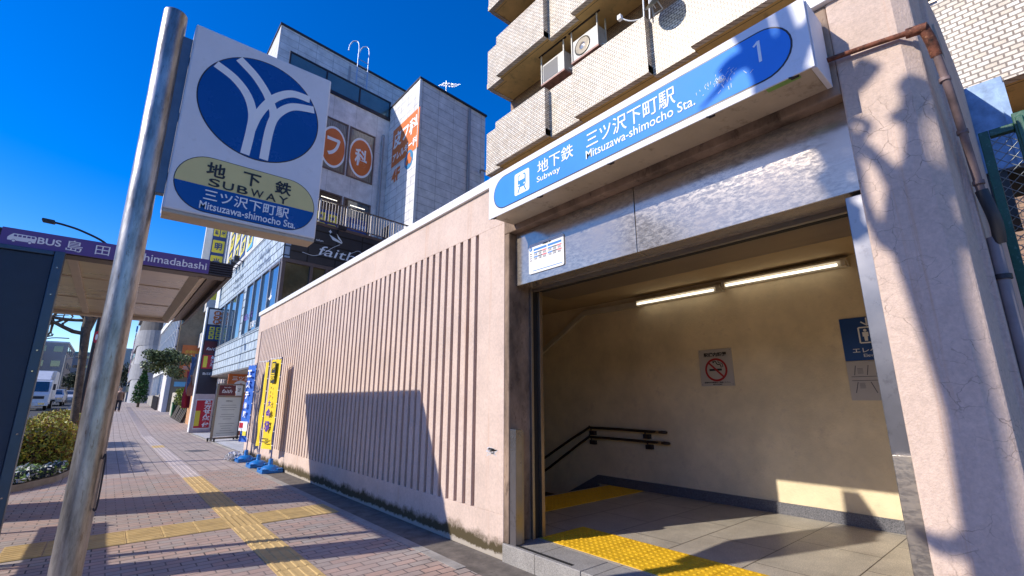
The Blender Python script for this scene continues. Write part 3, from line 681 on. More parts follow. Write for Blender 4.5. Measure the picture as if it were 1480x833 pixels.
b=MB(); 
for k in range(3): b.box(-1.78+.001,-1.72,6.3,8.2,.95+.13*k,1.04+.13*k,DKBR)  # unseen slats, set at the height that casts the ground shadow
b.build('shadow_slats',t); b=MB(); b.box(-1.7,-1.35,6.3,8.2,.40,.44,M('bench_wood',(.25,.14,.07),.6,0,.2,5)); b.build('seat',t)
for yy in (6.5,8.0):
    b=MB(); b.box(-1.78,-1.74,yy,yy+.05,0,1.35,DKBR); b.box(-1.42,-1.38,yy,yy+.05,0,.395,DKBR); b.build('leg',t)

# ================================================================== STREET TREE THAT SHADES THE PILLAR (left of the view), pollarded plane tree
def sh(px,py,xt=-1.35):   # where a limb must be for its shadow to fall on that point of the wall
    w=sX(px,py,XF); return w-SUN*((w.x-xt)/SUN.x)
def tree_root(name,label,x,y): return thing(name,label,'tree',(x,y,0))
t=tree_root('plane_tree','pollarded plane tree with knobbly bare limbs beside the bus shelter',-1.35,1.72)
b=MB()
tr=[(-1.4,1.74,-.1),(-1.37,1.76,1.2),(-1.35,1.80,2.4),tuple(sh(1428,760)),tuple(sh(1402,600)),tuple(sh(1352,430)),tuple(sh(1325,320)),tuple(sh(1322,262))]
b.tube(tr,[.16,.135,.115,.085,.083,.098,.13,.105],BARK,14); b.build('trunk',t)
limbs=[([(1222,330),(1203,290),(1190,215),(1178,150),(1150,90)],[.05,.07,.055,.06,.08]),
 ([(1325,260),(1322,215),(1318,165),(1322,122)],[.11,.06,.052,.075]),
 ([(1318,180),(1298,168)],[.04,.04]),
 ([(1318,290),(1282,245),(1250,215),(1226,195),(1212,130)],[.10,.055,.045,.045,.06]),
 ([(1240,205),(1255,182),(1236,172)],[.03,.03,.03]),
 ([(1308,350),(1272,338),(1248,285),(1238,235),(1225,210)],[.10,.05,.035,.035,.045]),
 ([(1330,300),(1362,262),(1372,200),(1366,150)],[.09,.055,.05,.07]),
 ([(1345,330),(1395,330),(1440,250)],[.08,.06,.07]),
 ([(1420,770),(1385,790),(1352,785),(1322,765)],[.06,.05,.045,.03]),
 ([(1225,200),(1195,160),(1165,120),(1148,60)],[.07,.07,.08,.09]),
 ([(1200,230),(1178,200),(1150,120),(1110,72)],[.07,.075,.09,.10]),
 ([(1215,260),(1190,255),(1176,240)],[.07,.07,.06]),
 ([(1212,130),(1192,75),(1186,45)],[.07,.055,.04]),
 ([(1228,265),(1222,232),(1205,210)],[.03,.03,.03]),
 ([(1225,300),(1200,300),(1180,280)],[.05,.06,.05]),
 ([(1240,320),(1226,310),(1218,290)],[.04,.04,.05]),
 ([(1212,130),(1190,150),(1170,190)],[.08,.08,.07])]
for pts,rr in limbs:
    rr=[q*.78 for q in rr]; b=MB(); P=[sh(*p) for p in pts]; 
    for q in P: pass
    sp=spline([tuple(p)+(r,) for p,r in zip(P,rr)],5)
    b.tube([s[:3] for s in sp],[s[3]*random.uniform(.9,1.12) for s in sp],BARK,10)
    e=P[-1]; b.lathe(e,[(rr[-1]*.6,-rr[-1]*.9),(rr[-1]*1.15,-.3*rr[-1]),(rr[-1]*1.1,.4*rr[-1]),(rr[-1]*.5,rr[-1])],BARK,10)
    b.build('limb',t)

def sh2(px,py):
    w=sX(px,py,2.575); return w-SUN*((w.x+1.35)/SUN.x)
for pts,rr in (([(1175,40),(1150,58),(1112,72),(1065,92),(1044,112)],[.05,.055,.06,.055,.045]),([(1062,96),(1046,122),(1012,160)],[.035,.022,.006]),([(1160,50),(1150,90),(1138,128)],[.055,.055,.045]),([(1118,72),(1122,100),(1128,122)],[.05,.045,.035]),([(1190,20),(1170,48),(1150,70)],[.06,.06,.055]),([(1085,84),(1080,70),(1086,52)],[.04,.035,.03])):
    b=MB(); P=[sh2(*p) for p in pts]; sp=spline([tuple(p)+(q,) for p,q in zip(P,rr)],5); b.tube([s[:3] for s in sp],[s[3] for s in sp],BARK,10); b.build('limb',t)
# ================================================================== TREE BEHIND THE SHELTER
t=tree_root('plane_tree','bare pollarded tree with a pale knobbly trunk beyond the bus shelter',-.5,14.5)
b=MB(); TB=[(-.44,14.5,0),(-.50,14.5,1.0),(-.57,14.5,2.2),(-.63,14.5,3.0),(-.62,14.5,3.7)]
b.tube(TB,[.10,.075,.072,.09,.06],BARK,14); b.build('trunk',t)
def limb(t,p,d,r,l,depth):
    b=MB(); pts=[V(p)]; rr=[r]; q=V(p); d=V(d).normalized()
    for k in range(4):
        d=(d+V((random.gauss(0,.28),random.gauss(0,.2),random.gauss(.05,.22)))).normalized(); q=q+d*l/4; pts.append(q); rr.append(r*(1-.15*k)*random.uniform(.8,1.25))
    b.tube(pts,rr,BARK,8); b.lathe(pts[-1],[(rr[-1]*.6,-rr[-1]),(rr[-1]*1.5,0),(rr[-1]*.6,rr[-1])],BARK,8); b.build('limb',t)
    if depth:
        for k in range(3 if depth>1 else 2): limb(t,pts[random.choice((2,3,4))],d+V((random.gauss(0,.8),random.gauss(0,.5),random.gauss(.1,.6))),r*.6,l*.6,depth-1)
random.seed(11)
for d in ((-1,0,.5),(-.8,.3,.25),(.6,0,.9),(.2,.2,1),(-.5,-.2,1),(-1,0,.05)): limb(t,(-.64,14.5,2.9+random.uniform(-.3,.3)),d,.042,.8,3)
# ================================================================== STREET LAMP with traffic sign on its pole
t=thing('street_lamp','grey street lamp with a long curved arm rising behind the bus shelter','street lamp',(-.55,20.5,0))
b=MB(); b.tube([(-.62,20.5,0),(-.62,20.5,6.4)],[.06,.04],DKBR,10); b.build('pole',t)
p0=sY(150,350,20.5); pa=sY(118,334,20.5); pb=sY(95,326,20.5); pc=sY(80,322,20.5)
b=MB(); b.tube(spline([(-.62,20.5,6.3),tuple(p0),tuple(pa),tuple(pb),tuple(pc)],5),.035,DKBR,8); b.build('arm',t)
b=MB(); pd=sY(61,318,20.5); b.plate(rrect((pc-pd).length,.09,.03),(pc+pd)/2,(pc-pd),Z1,DKBR,.12,.12); b.build('lamp_head',t)
t=thing('traffic_sign','small red and white sign plate on a thin pole beside the tree','sign',(-.36,13.6,0))
b=MB(); b.tube([(-.36,13.6,0),(-.36,13.6,3.25)],.022,M('brown_pole',(.10,.04,.035),.5,.2,.1,9),8); b.build('pole',t)
b=MB(); sg=sY(131,487,13.6); b.plate(disc(.05,.13,20),(-.39,13.575,sg.z),XR,Z1,REDS,.004,.004); b.plate(disc(.02,.07,20),(-.39,13.575,sg.z),XR,Z1,LWHITE,.007,0); b.build('plate',t)
# ================================================================== PLANTER
pl=[(-2.15,9.9),(-1.3,10.4),(-.86,10.95),(-.48,11.7),(-.30,12.8),(-.24,14.2),(-.24,22.2),(-2.15,22.2)]
b=MB(); b.prism(pl,-.05,.10,CONC,M('soil',(.05,.035,.02),.95,0,.3,30)); b.build('planter_kerb',None,.01,label='low concrete kerb round the roadside planting bed',cat='kerb')
HM=[M('hedge_leaf_green',(.30,.36,.05),.55,0,.2,9),M('hedge_leaf_yellow',(.66,.56,.07),.55,0,.2,9),M('hedge_leaf_olive',(.40,.36,.05),.6,0,.2,9),M('hedge_leaf_bronze',(.26,.13,.04),.6,0,.2,9)]
def hedge(name,label,x0,x1,y0,y1,h,n,mats,size=.035):
    b=MB(); core=M('hedge_twigs',(.03,.022,.012),.9,0,.2,20); b.box(x0+.12,x1-.12,y0+.12,y1-.12,.05,h-.14,core)
    for _ in range(n):
        f=random.random()
        if f<.4: p=(random.uniform(x0,x1),random.uniform(y0,y1),h+random.gauss(0,.03))
        elif f<.7: p=(random.uniform(x0,x1),y0+abs(random.gauss(0,.06)),random.uniform(.08,h))
        else: p=(x1-abs(random.gauss(0,.06)),random.uniform(y0,y1),random.uniform(.08,h))
        w=.05*math.sin(p[0]*5)+.05*math.sin(p[1]*4)
        leaves(b,(p[0],p[1],p[2]+w),(.06,.06,.06),1,size,mats,0)
    return b.build(name,label=label,cat='hedge',loc=((x0+x1)/2,(y0+y1)/2,0))
hedge('hedge','clipped yellow-green hedge behind the white flowers',-2.1,-.42,12.7,18.2,.86,15000,HM,.036)
hedge('hedge','smaller sunlit hedge at the foot of the bare tree, beyond the big hedge',-1.5,-.42,19.4,22,.95,4000,HM,.04)
WFL=[M('flower_leaf',(.25,.42,.08),.6,0,.2,9),M('flower_leaf_dark',(.05,.12,.02),.6,0,.2,9)]; WP=M('white_petal',(.75,.76,.70),.6,0,.05)
b=MB()
for _ in range(7000):
    y=random.uniform(11.0,12.7); xr=-.40-.45*max(0,(12.3-y)/1.3); x=random.uniform(-2.0,xr)
    h=.22+.06*math.sin(x*9)*math.cos(y*8); leaves(b,(x,y,random.uniform(.1,h)),(.03,.03,.02),1,.04,WFL if random.random()<.55 else [WP],0,1.8)
b.build('white_flowers',kind='stuff',label='bed of white flowers and pale green leaves',cat='flowers',loc=(-1.2,11.8,0))
b=MB(); gp_=M('dark_blue_plastic',(.01,.03,.06),.5,0,.1,9)
fp=[(-2.0,10.15),(-1.35,10.6),(-.95,11.1),(-.60,11.75),(-.44,12.7)]
sp=spline([p+(0,) for p in fp],9)
for i in range(len(sp)-1):
    a,c=sp[i],sp[i+1]; b.tube([(a[0],a[1],.2),(c[0],c[1],.2)],.012,gp_,6); b.tube([(a[0],a[1],.13),(c[0],c[1],.13)],.008,gp_,6)
    b.box(a[0]-.018,a[0]+.018,a[1]-.018,a[1]+.018,.08,.26,gp_)
b.build('edging_fence',label='ankle-high dark plastic fence edging the flower bed',cat='fence')

# ================================================================== BANNERS
def banner(px,yb,label,mat,kind,w=.43):
    x,y=px,yb; t=thing('banner_flag',label,'banner',(x,y,0),'advertising banners by the ribbed wall')
    b=MB(); b.box(x-.19,x+.19,y-.21,y+.21,.0,.055,SHOEB); b.lathe((x,y,.055),[(.175,0),(.15,.05),(.10,.075),(.045,.09),(.04,.2),(.03,.2)],SHOEB,18)
    for a in range(4): b.box(x-.19+.27*(a%2),x-.19+.27*(a%2)+.11,y-.21+.31*(a//2),y-.21+.31*(a//2)+.11,.0551,.085,SHOEB)
    b.build('water_base',t,.014)
    b=MB(); b.tube([(x,y,.2),(x-.01,y,2.26)],.011,NAVS,8); b.build('pole',t)
    d=V((-.11,.52,0)).normalized(); b=MB(); b.tube([V((x-.01,y,2.245)),V((x-.01,y,2.245))+d*.5],.007,WHITE,6); b.build('cross_rod',t)
    b=MB(); K,J=6,26; vs=[]
    n=d.cross(V(Z1))
    for j in range(J+1):
        for k in range(K+1):
            z=2.22-1.8*j/J; s=.015+w*k/K; off=.016*math.sin(j*.55+k*.5+x*9)*(j/J)+.010*math.sin(k*1.2+j*.2)
            vs.append(V((x-.01,y,z))+d*s+n*off)
    b.add(vs,[(j*(K+1)+k,j*(K+1)+k+1,(j+1)*(K+1)+k+1,(j+1)*(K+1)+k) for j in range(J) for k in range(K)],mat,True)
    b.build('cloth',t)
    b=MB()
    for k in range(7): p=V((x-.01,y,2.12-.27*k)); b.tube([p+d*.01,p-d*.02],.012,WHITE,6)
    for k in range(3): p=V((x-.01,y,2.23))+d*(.1+.16*k); b.tube([p-V((0,0,.02)),p+V((0,0,.02))],.012,WHITE,6)
    b.build('loop',t)
    b=MB(); mid=V((x-.01,y,0))+d*(.015+w/2); rd=-d
    def tz(s,z,h,m,bold=.03,w_=0,dx=0): text(b,s,mid+V((0,0,z))+d*dx,rd,Z1,w_,h,m,.045,bold)
    if kind=='y':
        PUR=M('lettering_purple',(.09,.03,.33),.5,0,0)
        ribbon(b,[(0,.22),(0,-.22)],.17,mid+V((0,0,1.95)),rd,Z1,DARKTXT,.040,0)
        tz('展',2.06,.15,FLAGY); tz('示',1.86,.15,FLAGY)
        tz('ク',1.63,.05,DARKTXT); tz('リ',1.54,.05,DARKTXT); tz('ア',1.45,.06,REDS)
        tz('大',1.32,.13,PUR,.04); tz('会',1.12,.20,PUR,.05); tz('場',.86,.22,PUR,.05)
        ribbon(b,[(-.14,0),(.14,0)],.02,mid+V((0,0,.62)),rd,Z1,DARKTXT,.045,0); ribbon(b,[(-.14,0),(.14,0)],.02,mid+V((0,0,.56)),rd,Z1,DARKTXT,.045,0)
    elif kind=='b':
        tz('エ',2.02,.18,LWHITE,.04); tz('ス',1.76,.18,LWHITE,.04); tz('テ',1.5,.18,LWHITE,.04); tz('体',1.26,.15,LWHITE,.03); tz('験',1.06,.15,LWHITE,.03)
        ribbon(b,[(-.22,0),(.22,0)],.22,mid+V((0,0,.78)),rd,Z1,LWHITE,.04,0); ribbon(b,[(-.2,0),(.0,0)],.12,mid+V((0,0,.80)),rd,Z1,REDS,.044,0); ribbon(b,[(.02,0),(.2,0)],.10,mid+V((0,0,.62)),rd,Z1,YELS,.044,0)
    if b.v: b.build('lettering',t)
banner(2.66,10.55,'yellow banner with black and purple writing on the nearest blue base',FLAGY,'y')
banner(2.66,11.55,'plain yellow banner mostly hidden behind the lettered yellow one',FLAGY,'',.16)
banner(2.66,12.75,'blue banner with white writing and a red patch at its foot',FLAGB,'b')
b=MB(); leaves(b,(2.5,13.1,.10),(.18,.2,.10),260,.06,[WHITE],0); b.build('plastic_bag',label='crumpled white plastic bag beside the last banner base',cat='bag')
# ================================================================== GREEN FENCE, BLUE BOX
t=thing('chain_link_fence','green framed chain link fence beside the pillar','fence',(3.5,-.1,0))
b=MB(); fx=3.5
b.box(fx-.02,fx+.02,.052,.092,.0,2.82,GREENP); b.box(fx-.02,fx+.02,-.045,.05,2.78,2.82,GREENP); b.build('frame',t,.003)
b=MB(); b.box(fx-.03,fx+.03,-.10,-.045,.0,2.87,GREENP); b.box(fx-.045,fx-.031,-.085,-.055,.0,2.84,GREENP); b.build('post',t,.004)
b=MB(); b.box(fx-.02,fx+.02,-1.2,-.105,2.80,2.83,M('fence_top_light_green',(.20,.42,.15),.4,0,.2,9)); b.build('frame',t)
b=MB(); s=.055
def wires(y0,y1,z0,z1):
    k=y0-(z1-z0)
    while k<y1:
        a=max(y0,k); c=min(y1,k+(z1-z0))
        if c>a:
            b.tube([(fx,a,z0+(a-k)),(fx,c,z0+(c-k))],.0022,GALV,4,False); b.tube([(fx+.003,a,z1-(a-k)),(fx+.003,c,z1-(c-k))],.0022,GALV,4,False)
        k+=s
wires(-.045,.052,.3,2.78); wires(-1.0,-.10,.3,2.80); b.build('wire_mesh',t)
t=thing('meter_box','pale blue sheet metal box under the cream brick balcony','box',(4.6,.1,3.2)) 
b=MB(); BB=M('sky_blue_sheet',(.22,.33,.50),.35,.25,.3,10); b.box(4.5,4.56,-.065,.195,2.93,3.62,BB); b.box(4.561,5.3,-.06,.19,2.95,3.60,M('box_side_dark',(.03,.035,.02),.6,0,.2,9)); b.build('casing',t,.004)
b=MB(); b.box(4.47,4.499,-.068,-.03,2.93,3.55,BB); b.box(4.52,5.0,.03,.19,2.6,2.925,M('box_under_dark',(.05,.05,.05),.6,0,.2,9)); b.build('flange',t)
# ================================================================== APARTMENT BUILDING
t=thing('apartment_building','cream brick apartment block with stepped balconies above the entrance','building',(9,5,0))
LV=(4.72,7.37,10.07,12.77); YE=9.35; WX=7.85
b=MB(); b.box(WX,16,-6,YE-.02,0,18,BBRICK); b.build('wall',t)
bays=[(9.33,8.72,1),(8.72,6.84,0),(6.84,5.95,1),(5.95,4.08,0),(4.08,3.24,1),(3.24,1.37,0),(1.37,.5,1),(.5,-2.2,0),(-2.2,-4,1)]
for z in LV:
    b=MB(); b.box(6.97,WX-.003,-4,YE,z-.0,z+.16,OCHRE)
    for (a,c,r) in bays:
        if not r: b.box(6.80,6.969,c,a,z,z+.16,OCHRE)
    b.build('balcony_slab',t)
    b=MB()
    for (a,c,r) in bays:
        X=6.97 if r else 6.80
        b.box(X-.001,X+.12,c+(.0015 if r else 0),a-(.0015 if r else 0),z-.018,z+1.24,WBRICK)
        if not r: b.box(X+.121,7.09,a-.12,a-.0,z+.002,z+1.238,WBRICK); b.box(X+.121,7.09,c,c+.12,z+.002,z+1.238,WBRICK)
    b.box(7.091,WX-.003,YE-.12,YE,z-.018,z+1.24,WBRICK)
    b.build('parapet',t)
    b=MB(); gm=M('soffit_groove',(.16,.10,.035),.8,0,0)
    for (a,c,r) in bays:
        X=(6.97 if r else 6.80)+.20; b.box(X,X+.012,c,a,z-.0015,z+.01,gm)
    b.build('drip_groove',t)
for z,ys in ((7.37,(8.0,5.2,2.4)),(4.72,(1.0,)),(10.07,(8.0,5.2,2.4))):
    for y in ys:
        b=MB(); b.box(WX-.04,WX-.002,y-.8,y+.8,z+.2,z+2.1,FRAMEG); b.box(WX-.05,WX-.0405,y-.74,y+.74,z+.26,z+2.04,DGLASS); b.build('window',t)
for (y,z) in ((8.45,9.15),(5.05,9.45)):
    b=MB(); b.lathe((WX-.05,y,z),[(.10,.05),(.11,.0),(.085,-.0)],GALV,18,'x'); b.lathe((WX-.055,y,z),[(.08,0),(.07,-.002)],BLACK,18,'x'); b.build('vent',t)
# air conditioners hung under the third floor balcony
def aircon(y,z,label,old):
    t=thing('air_conditioner',label,'air conditioner',(7.4,y,z),'air conditioners hung under a balcony')
    cm=M('aircon_ivory',(.55,.53,.50),.5,0,.1,6,dirt=(.3,.25,.2)); rz=M('aircon_pink_rust',(.42,.22,.18),.6,0,.3,9)
    b=MB(); b.box(7.25,7.53,y-.38,y+.38,z,z+.56,cm); b.build('casing',t,.012)
    b=MB(); cf=(7.249,y+.08,z+.28)
    if old: b.box(7.243,7.2485,y-.16,y+.34,z+.05,z+.5,M('aircon_grille_dark',(.10,.10,.11),.5,.2,.1,9))
    else: b.lathe(cf,[(.235,0),(.235,-.008),(.2,-.012)],M('fan_grille',(.16,.14,.11),.35,.5,.1,9),28,'x'); b.lathe((7.235,y+.08,z+.28),[(.09,0),(.02,-.02)],STEEL,20,'x')
    b.build('fan',t)
    b=MB(); b.box(7.22,7.56,y-.41,y+.41,z-.05,z-.004,rz)
    for yy in (y-.39,y+.39):
        for xx in (7.235,7.545): b.box(xx-.014,xx+.014,yy-.014,yy+.014,z-.003,10.068,M('hanger_white',(.6,.57,.52),.5,0,.1,6))
    b.box(7.22,7.25,y-.48,y+.48,10.04,10.068,DKBR); b.build('hanger_frame',t)
    b=MB(); b.tube(spline([(7.40,y-.39,z+.1),(7.5,y-.47,z+.05),(7.8,y-.45,z+.15)],5),.02,WHITE,8); b.build('refrigerant_pipe',t)
aircon(6.98,9.20,'older air conditioner with a dark square grille, hung left of the round-fan one',True)
aircon(5.93,9.20,'air conditioner with a round fan grille, hung right of the older one',False)
# dish aerial and clutter on the right balcony
t=thing('satellite_dish','white satellite dish fixed to the balcony parapet','satellite dish',(6.7,3.8,8.6))
b=MB(); dc=V((6.62,3.72,8.62)); dn=V((-.72,.25,.55)).normalized(); da=dn.orthogonal().normalized(); db=dn.cross(da)
vs=[];K=28
prof=((0,-.07),(.08,-.062),(.16,-.04),(.24,.0),(.27,.02))
for (r,hh) in prof[1:]:
    for k in range(K): a=2*math.pi*k/K; vs.append(dc+(da*math.cos(a)+db*math.sin(a))*r+dn*hh)
vs.append(dc+dn*prof[0][1])
b.add(vs,[(i*K+k,i*K+(k+1)%K,(i+1)*K+(k+1)%K,(i+1)*K+k) for i in range(3) for k in range(K)]+[(len(vs)-1,k,(k+1)%K) for k in range(K)],GALV,True); b.build('reflector',t)
b=MB(); b.tube([dc-dn*.07,dc-dn*.2+V((0,0,-.05)),V((6.76,3.85,8.45))],.014,WHITE,8); b.tube([V((6.76,3.85,8.4)),V((6.76,3.9,8.95))],.018,WHITE,8); b.build('mast',t)
b=MB(); lp=dc+dn*.32+V((0,0,-.1)); b.tube([dc-V((0,0,.22)),lp],.008,WHITE,6); b.lathe(lp,[(.035,-.04),(.04,.03),(.02,.05)],WHITE,14); b.build('receiver_arm',t)
t=thing('laundry_pole_bracket','white bracket arms with a blue clip above the middle balcony','bracket',(6.9,4.2,8.6))
b=MB(); b.tube([(6.86,4.12,8.55),(6.86,4.10,9.3)],.016,WHITE,8); b.tube([(6.9,4.02,8.55),(6.92,4.0,9.3)],.016,WHITE,8); b.tube(spline([(6.86,4.12,8.62),(6.75,4.35,8.66),(6.66,4.52,8.80)],5),.013,WHITE,8); b.box(6.62,6.70,4.49,4.57,8.76,8.86,WHITE); b.build('arms',t)
b=MB(); b.tube(spline([(6.9,3.98,9.1),(6.85,3.9,8.9),(6.82,3.8,8.8),(6.8,3.7,8.85)],5),.012,SHOEB,8); b.build('cable',t)
b=MB(); b.box(6.79,6.81,-1.5,.9,5.99,6.02,STEEL); b.box(6.79,6.81,-1.5,.9,6.10,6.13,STEEL); b.box(6.80,6.83,.3,.33,5.94,6.2,STEEL); b.build('handrail',label='steel handrail on top of the lowest cream brick parapet',cat='handrail')
# ================================================================== COMMERCIAL BUILDING (slate front, white upper floors)
DR=V((.994,.106,0)).normalized()
t=thing('commercial_building','white commercial building with a slate tiled lower front behind the ribbed wall','building',(7,20,0))
X4=3.4; YC=14.8; YW=25.9
def fy(x,y0): return y0+.1066*(x-3.4)
b=MB(); b.box(X4,3.6,YC,YW,2.45,3.66,STONE); b.box(X4,3.6,YC,YW,5.62,6.95,STONE); b.box(X4,3.6,19.55,19.95,3.66,5.62,STONE); b.box(X4,3.6,25.3,YW,3.66,5.62,STONE)
b.build('slate_front',t)
b=MB(); b.box(3.42,9.5,15.9,YW-.1,2.40,2.449,M('canopy_soffit',(.40,.36,.32),.7,0,.15,3)); b.box(X4-.03,X4-.001,YC,YW,2.40,2.46,FRAMEB); b.build('canopy_soffit',t)
b=MB(); b.box(3.62,9.4,15.5,YW-.05,2.46,6.9,M('interior_dark',(.10,.10,.11),.9,0,.2,2)); b.box(6.2,9.3,14.2,25.5,0,2.39,M('doorway_wall',(.20,.18,.17),.7,0,.2,2)); b.build('inner_core',t)
def winrow(y0,y1,n,z0,z1,label=None):
    w=MB(); fr=.05
    w.box(X4-.01,X4+.08,y0,y1,z0,z0+fr,FRAMEG); w.box(X4-.01,X4+.08,y0,y1,z1-fr,z1,FRAMEG)
    for k in range(n+1):
        y=y0+(y1-y0)*k/n; w.box(X4-.012,X4+.08,max(y0,y-.04),min(y1,y+.04),z0+fr,z1-fr,FRAMEG)
    o=w.build('window',t)
    g=MB(); g.box(X4+.04,X4+.05,y0+.04,y1-.04,z0+fr,z1-fr,GLASS); g.build('pane',o)
winrow(19.98,25.28,4,3.67,5.61); winrow(15.02,19.52,4,3.67,5.61)
b=MB(); 
bt=[(-.25,.02),(-.1,.0),(-.02,.06),(.02,.30),(.05,.06),(.16,.04),(.1,-.05),(-.08,-.08)]
b.plate(bt,(X4+.037,15.9,4.55),NX,Z1,LWHITE,.0,.003); text(b,'RELAX',(X4+.037,18.9,4.35),NX,Z1,1.4,.22,M('window_purple',(.20,.10,.42),.5,0,0),.002); text(b,'営業中',(X4+.037,17.9,3.95),NX,Z1,1.2,.25,LWHITE,.002); b.build('window_lettering',t)
b=MB(); tl=M('tile_lettering',(.20,.23,.28),.4,.3,0)
text(b,'Hair Nail',(X4,17.3,6.35),NX,Z1,1.5,.26,tl,.004); text(b,'Este Relax',(X4,17.2,6.0),NX,Z1,1.9,.26,tl,.004); text(b,'Private Salon',(X4,21.5,6.3),NX,Z1,1.8,.26,tl,.004); text(b,'Eyelash',(X4,21.7,5.95),NX,Z1,1.4,.24,tl,.004); b.build('lettering',t)
b=MB()
for y in (21.2,21.9,22.5):
    b.tube([(X4,y,6.95),(X4-.25,y,7.0)],.02,DKBR,6); b.box(X4-.34,X4-.16,y-.16,y+.16,6.9,7.12,DKBR)
b.build('floodlight',t)
# charcoal band with script lettering, framed windows below, terrace railing
c0=V((3.4,YC,0))
def onD(x,z,y0=YC): return V((x,fy(x,y0),z))
b=MB(); b.prism([(3.402,YC-.004),(11.5,fy(11.5,YC)-.004),(11.5,15.9),(3.402,15.5)],5.62,6.92,DBAND); b.build('charcoal_band',t)
b=MB(); b.prism([(3.40,YC-.0),(11.5,fy(11.5,YC)),(11.5,16.4),(3.4,16.4)],5.50,5.615,FRAMEB)
for x in (3.41,4.25,4.75,6.0,6.3,7.6,8.9): b.plate([(-.05,0),(.05,0),(.05,3.1),(-.05,3.1)],onD(x+.05,2.4),DR,Z1,FRAMEB,.0,.12)
b.prism([(3.40,YC-.0),(11.5,fy(11.5,YC)),(11.5,fy(11.5,YC)+.3),(3.4,YC+.3)],2.40,3.5,FRAMEB)
o=b.build('window_frame',t)
b=MB(); b.plate([(.1,3.5),(8,3.5),(8,5.5),(.1,5.5)],onD(3.4,0),DR,Z1,M('tinted_pane',(.13,.11,.06),.08,0,.3,1.5),-.06,.065); b.build('pane',o)
b=MB(); text(b,'faith',onD(5.1,6.10),DR,Z1,1.25,.32,LWHITE,.006,.0,.002,.35); text(b,'hair salon',onD(4.35,6.42),DR,Z1,.45,.07,LWHITE,.006)
ribbon(b,spline([(-.95,-.22),(-.6,-.25),(-.3,-.12),(.0,.15),(.25,.32)],6),.014,onD(4.9,6.12),DR,Z1,LWHITE,.009,0)
ribbon(b,spline([(.45,.1),(.7,.25),(.85,.2)],6),.012,onD(5.1,6.12),DR,Z1,LWHITE,.009,0)
b.plate([(-.25,.08),(-.1,.02),(.22,-.10),(.20,-.14),(-.12,-.08)],onD(5.0,6.62),DR,Z1,LWHITE,.01,0); b.plate([(.22,-.10),(.2,-.05),(.0,.17),(.06,.02)],onD(5.0,6.62),DR,Z1,LWHITE,.01,0)
text(b,'✦',onD(4.78,6.8),DR,Z1,.12,.14,LWHITE,.008)
b.build('lettering',t)
b=MB()
for x in (5.0,7.4,9.4): p=onD(x,6.88); b.tube([p,p-V((0,.4,0))],.02,DKBR,6); b.plate(rrect(.3,.12,.02),p-V((0,.45,0.02)),DR,Z1,DKBR,.05,.05)
b.build('floodlight',t)
b=MB(); b.prism([(3.40,YC-.02),(11.5,fy(11.5,YC)-.02),(11.5,18.4),(3.4,17.5)],6.925,7.02,M('terrace_edge',(.18,.10,.07),.6,0,.2,6)); b.build('terrace_slab',t)
b=MB(); rb=M('railing_brown',(.22,.16,.12),.5,.3,.1,9); rw=M('railing_baluster',(.55,.48,.42),.5,.2,.1,9)
pA,pB=onD(3.45,7.85,YC+.03),onD(8.9,7.85,YC+.03); b.tube([pA,pB],.03,rb,6); b.tube([pA-V((0,0,.72)),pB-V((0,0,.72))],.02,rb,6)
for k in range(54):
    p=pA.lerp(pB,k/53)
    if k%9==0: b.tube([p-V((0,0,.8)),p],.035,rw,6)
    else: b.tube([p-V((0,0,.72)),p],.014,rw,5)
b.build('railing',t)
b=MB(); b.prism([(3.40,17.56),(7.94,18.04),(7.94,26),(3.4,26)],7.02,13.8,WSMOOTH); b.prism([(3.40,26),(9,26),(9,27),(3.4,27)],2.4,13.0,WSMOOTH); b.build('wall',t)
b=MB(); b.prism([(3.38,17.5),(7.94,17.98),(7.94,18.2),(3.38,17.7)],13.79,13.93,DKBR); 
b.plate([(0,0),(4.55,0),(4.55,.80),(0,.80)],V((3.42,17.60,13.94)),DR,Z1,M('terrace_glass',(.10,.20,.24),.15,.3,.1,2),0,.03); b.plate([(0,.8),(4.55,.8),(4.55,.88),(0,.88)],V((3.42,17.60,13.94)),DR,Z1,DKBR,.02,.05)
for k in range(4): b.plate([(0,0),(.06,0),(.06,.8),(0,.8)],V((3.42,17.60,13.94))+DR*(.0+1.49*k),DR,Z1,DKBR,.02,.04)
b.build('roof_terrace_glass',t)
b=MB(); pn=BR('penthouse_panels',(.66,.66,.70),(.62,.62,.66),(.36,.36,.40),.9,.36,.012,'wall',0,.6,.4)
b.prism([(3.4,20.0),(12,20.9),(12,26),(3.4,26)],13.8,17.75,pn); b.build('penthouse',t)
b=MB(); b.prism([(3.36,19.95),(12,20.85),(12,26.1),(3.36,26.1)],17.75,17.85,DKBR); b.build('penthouse_coping',t)
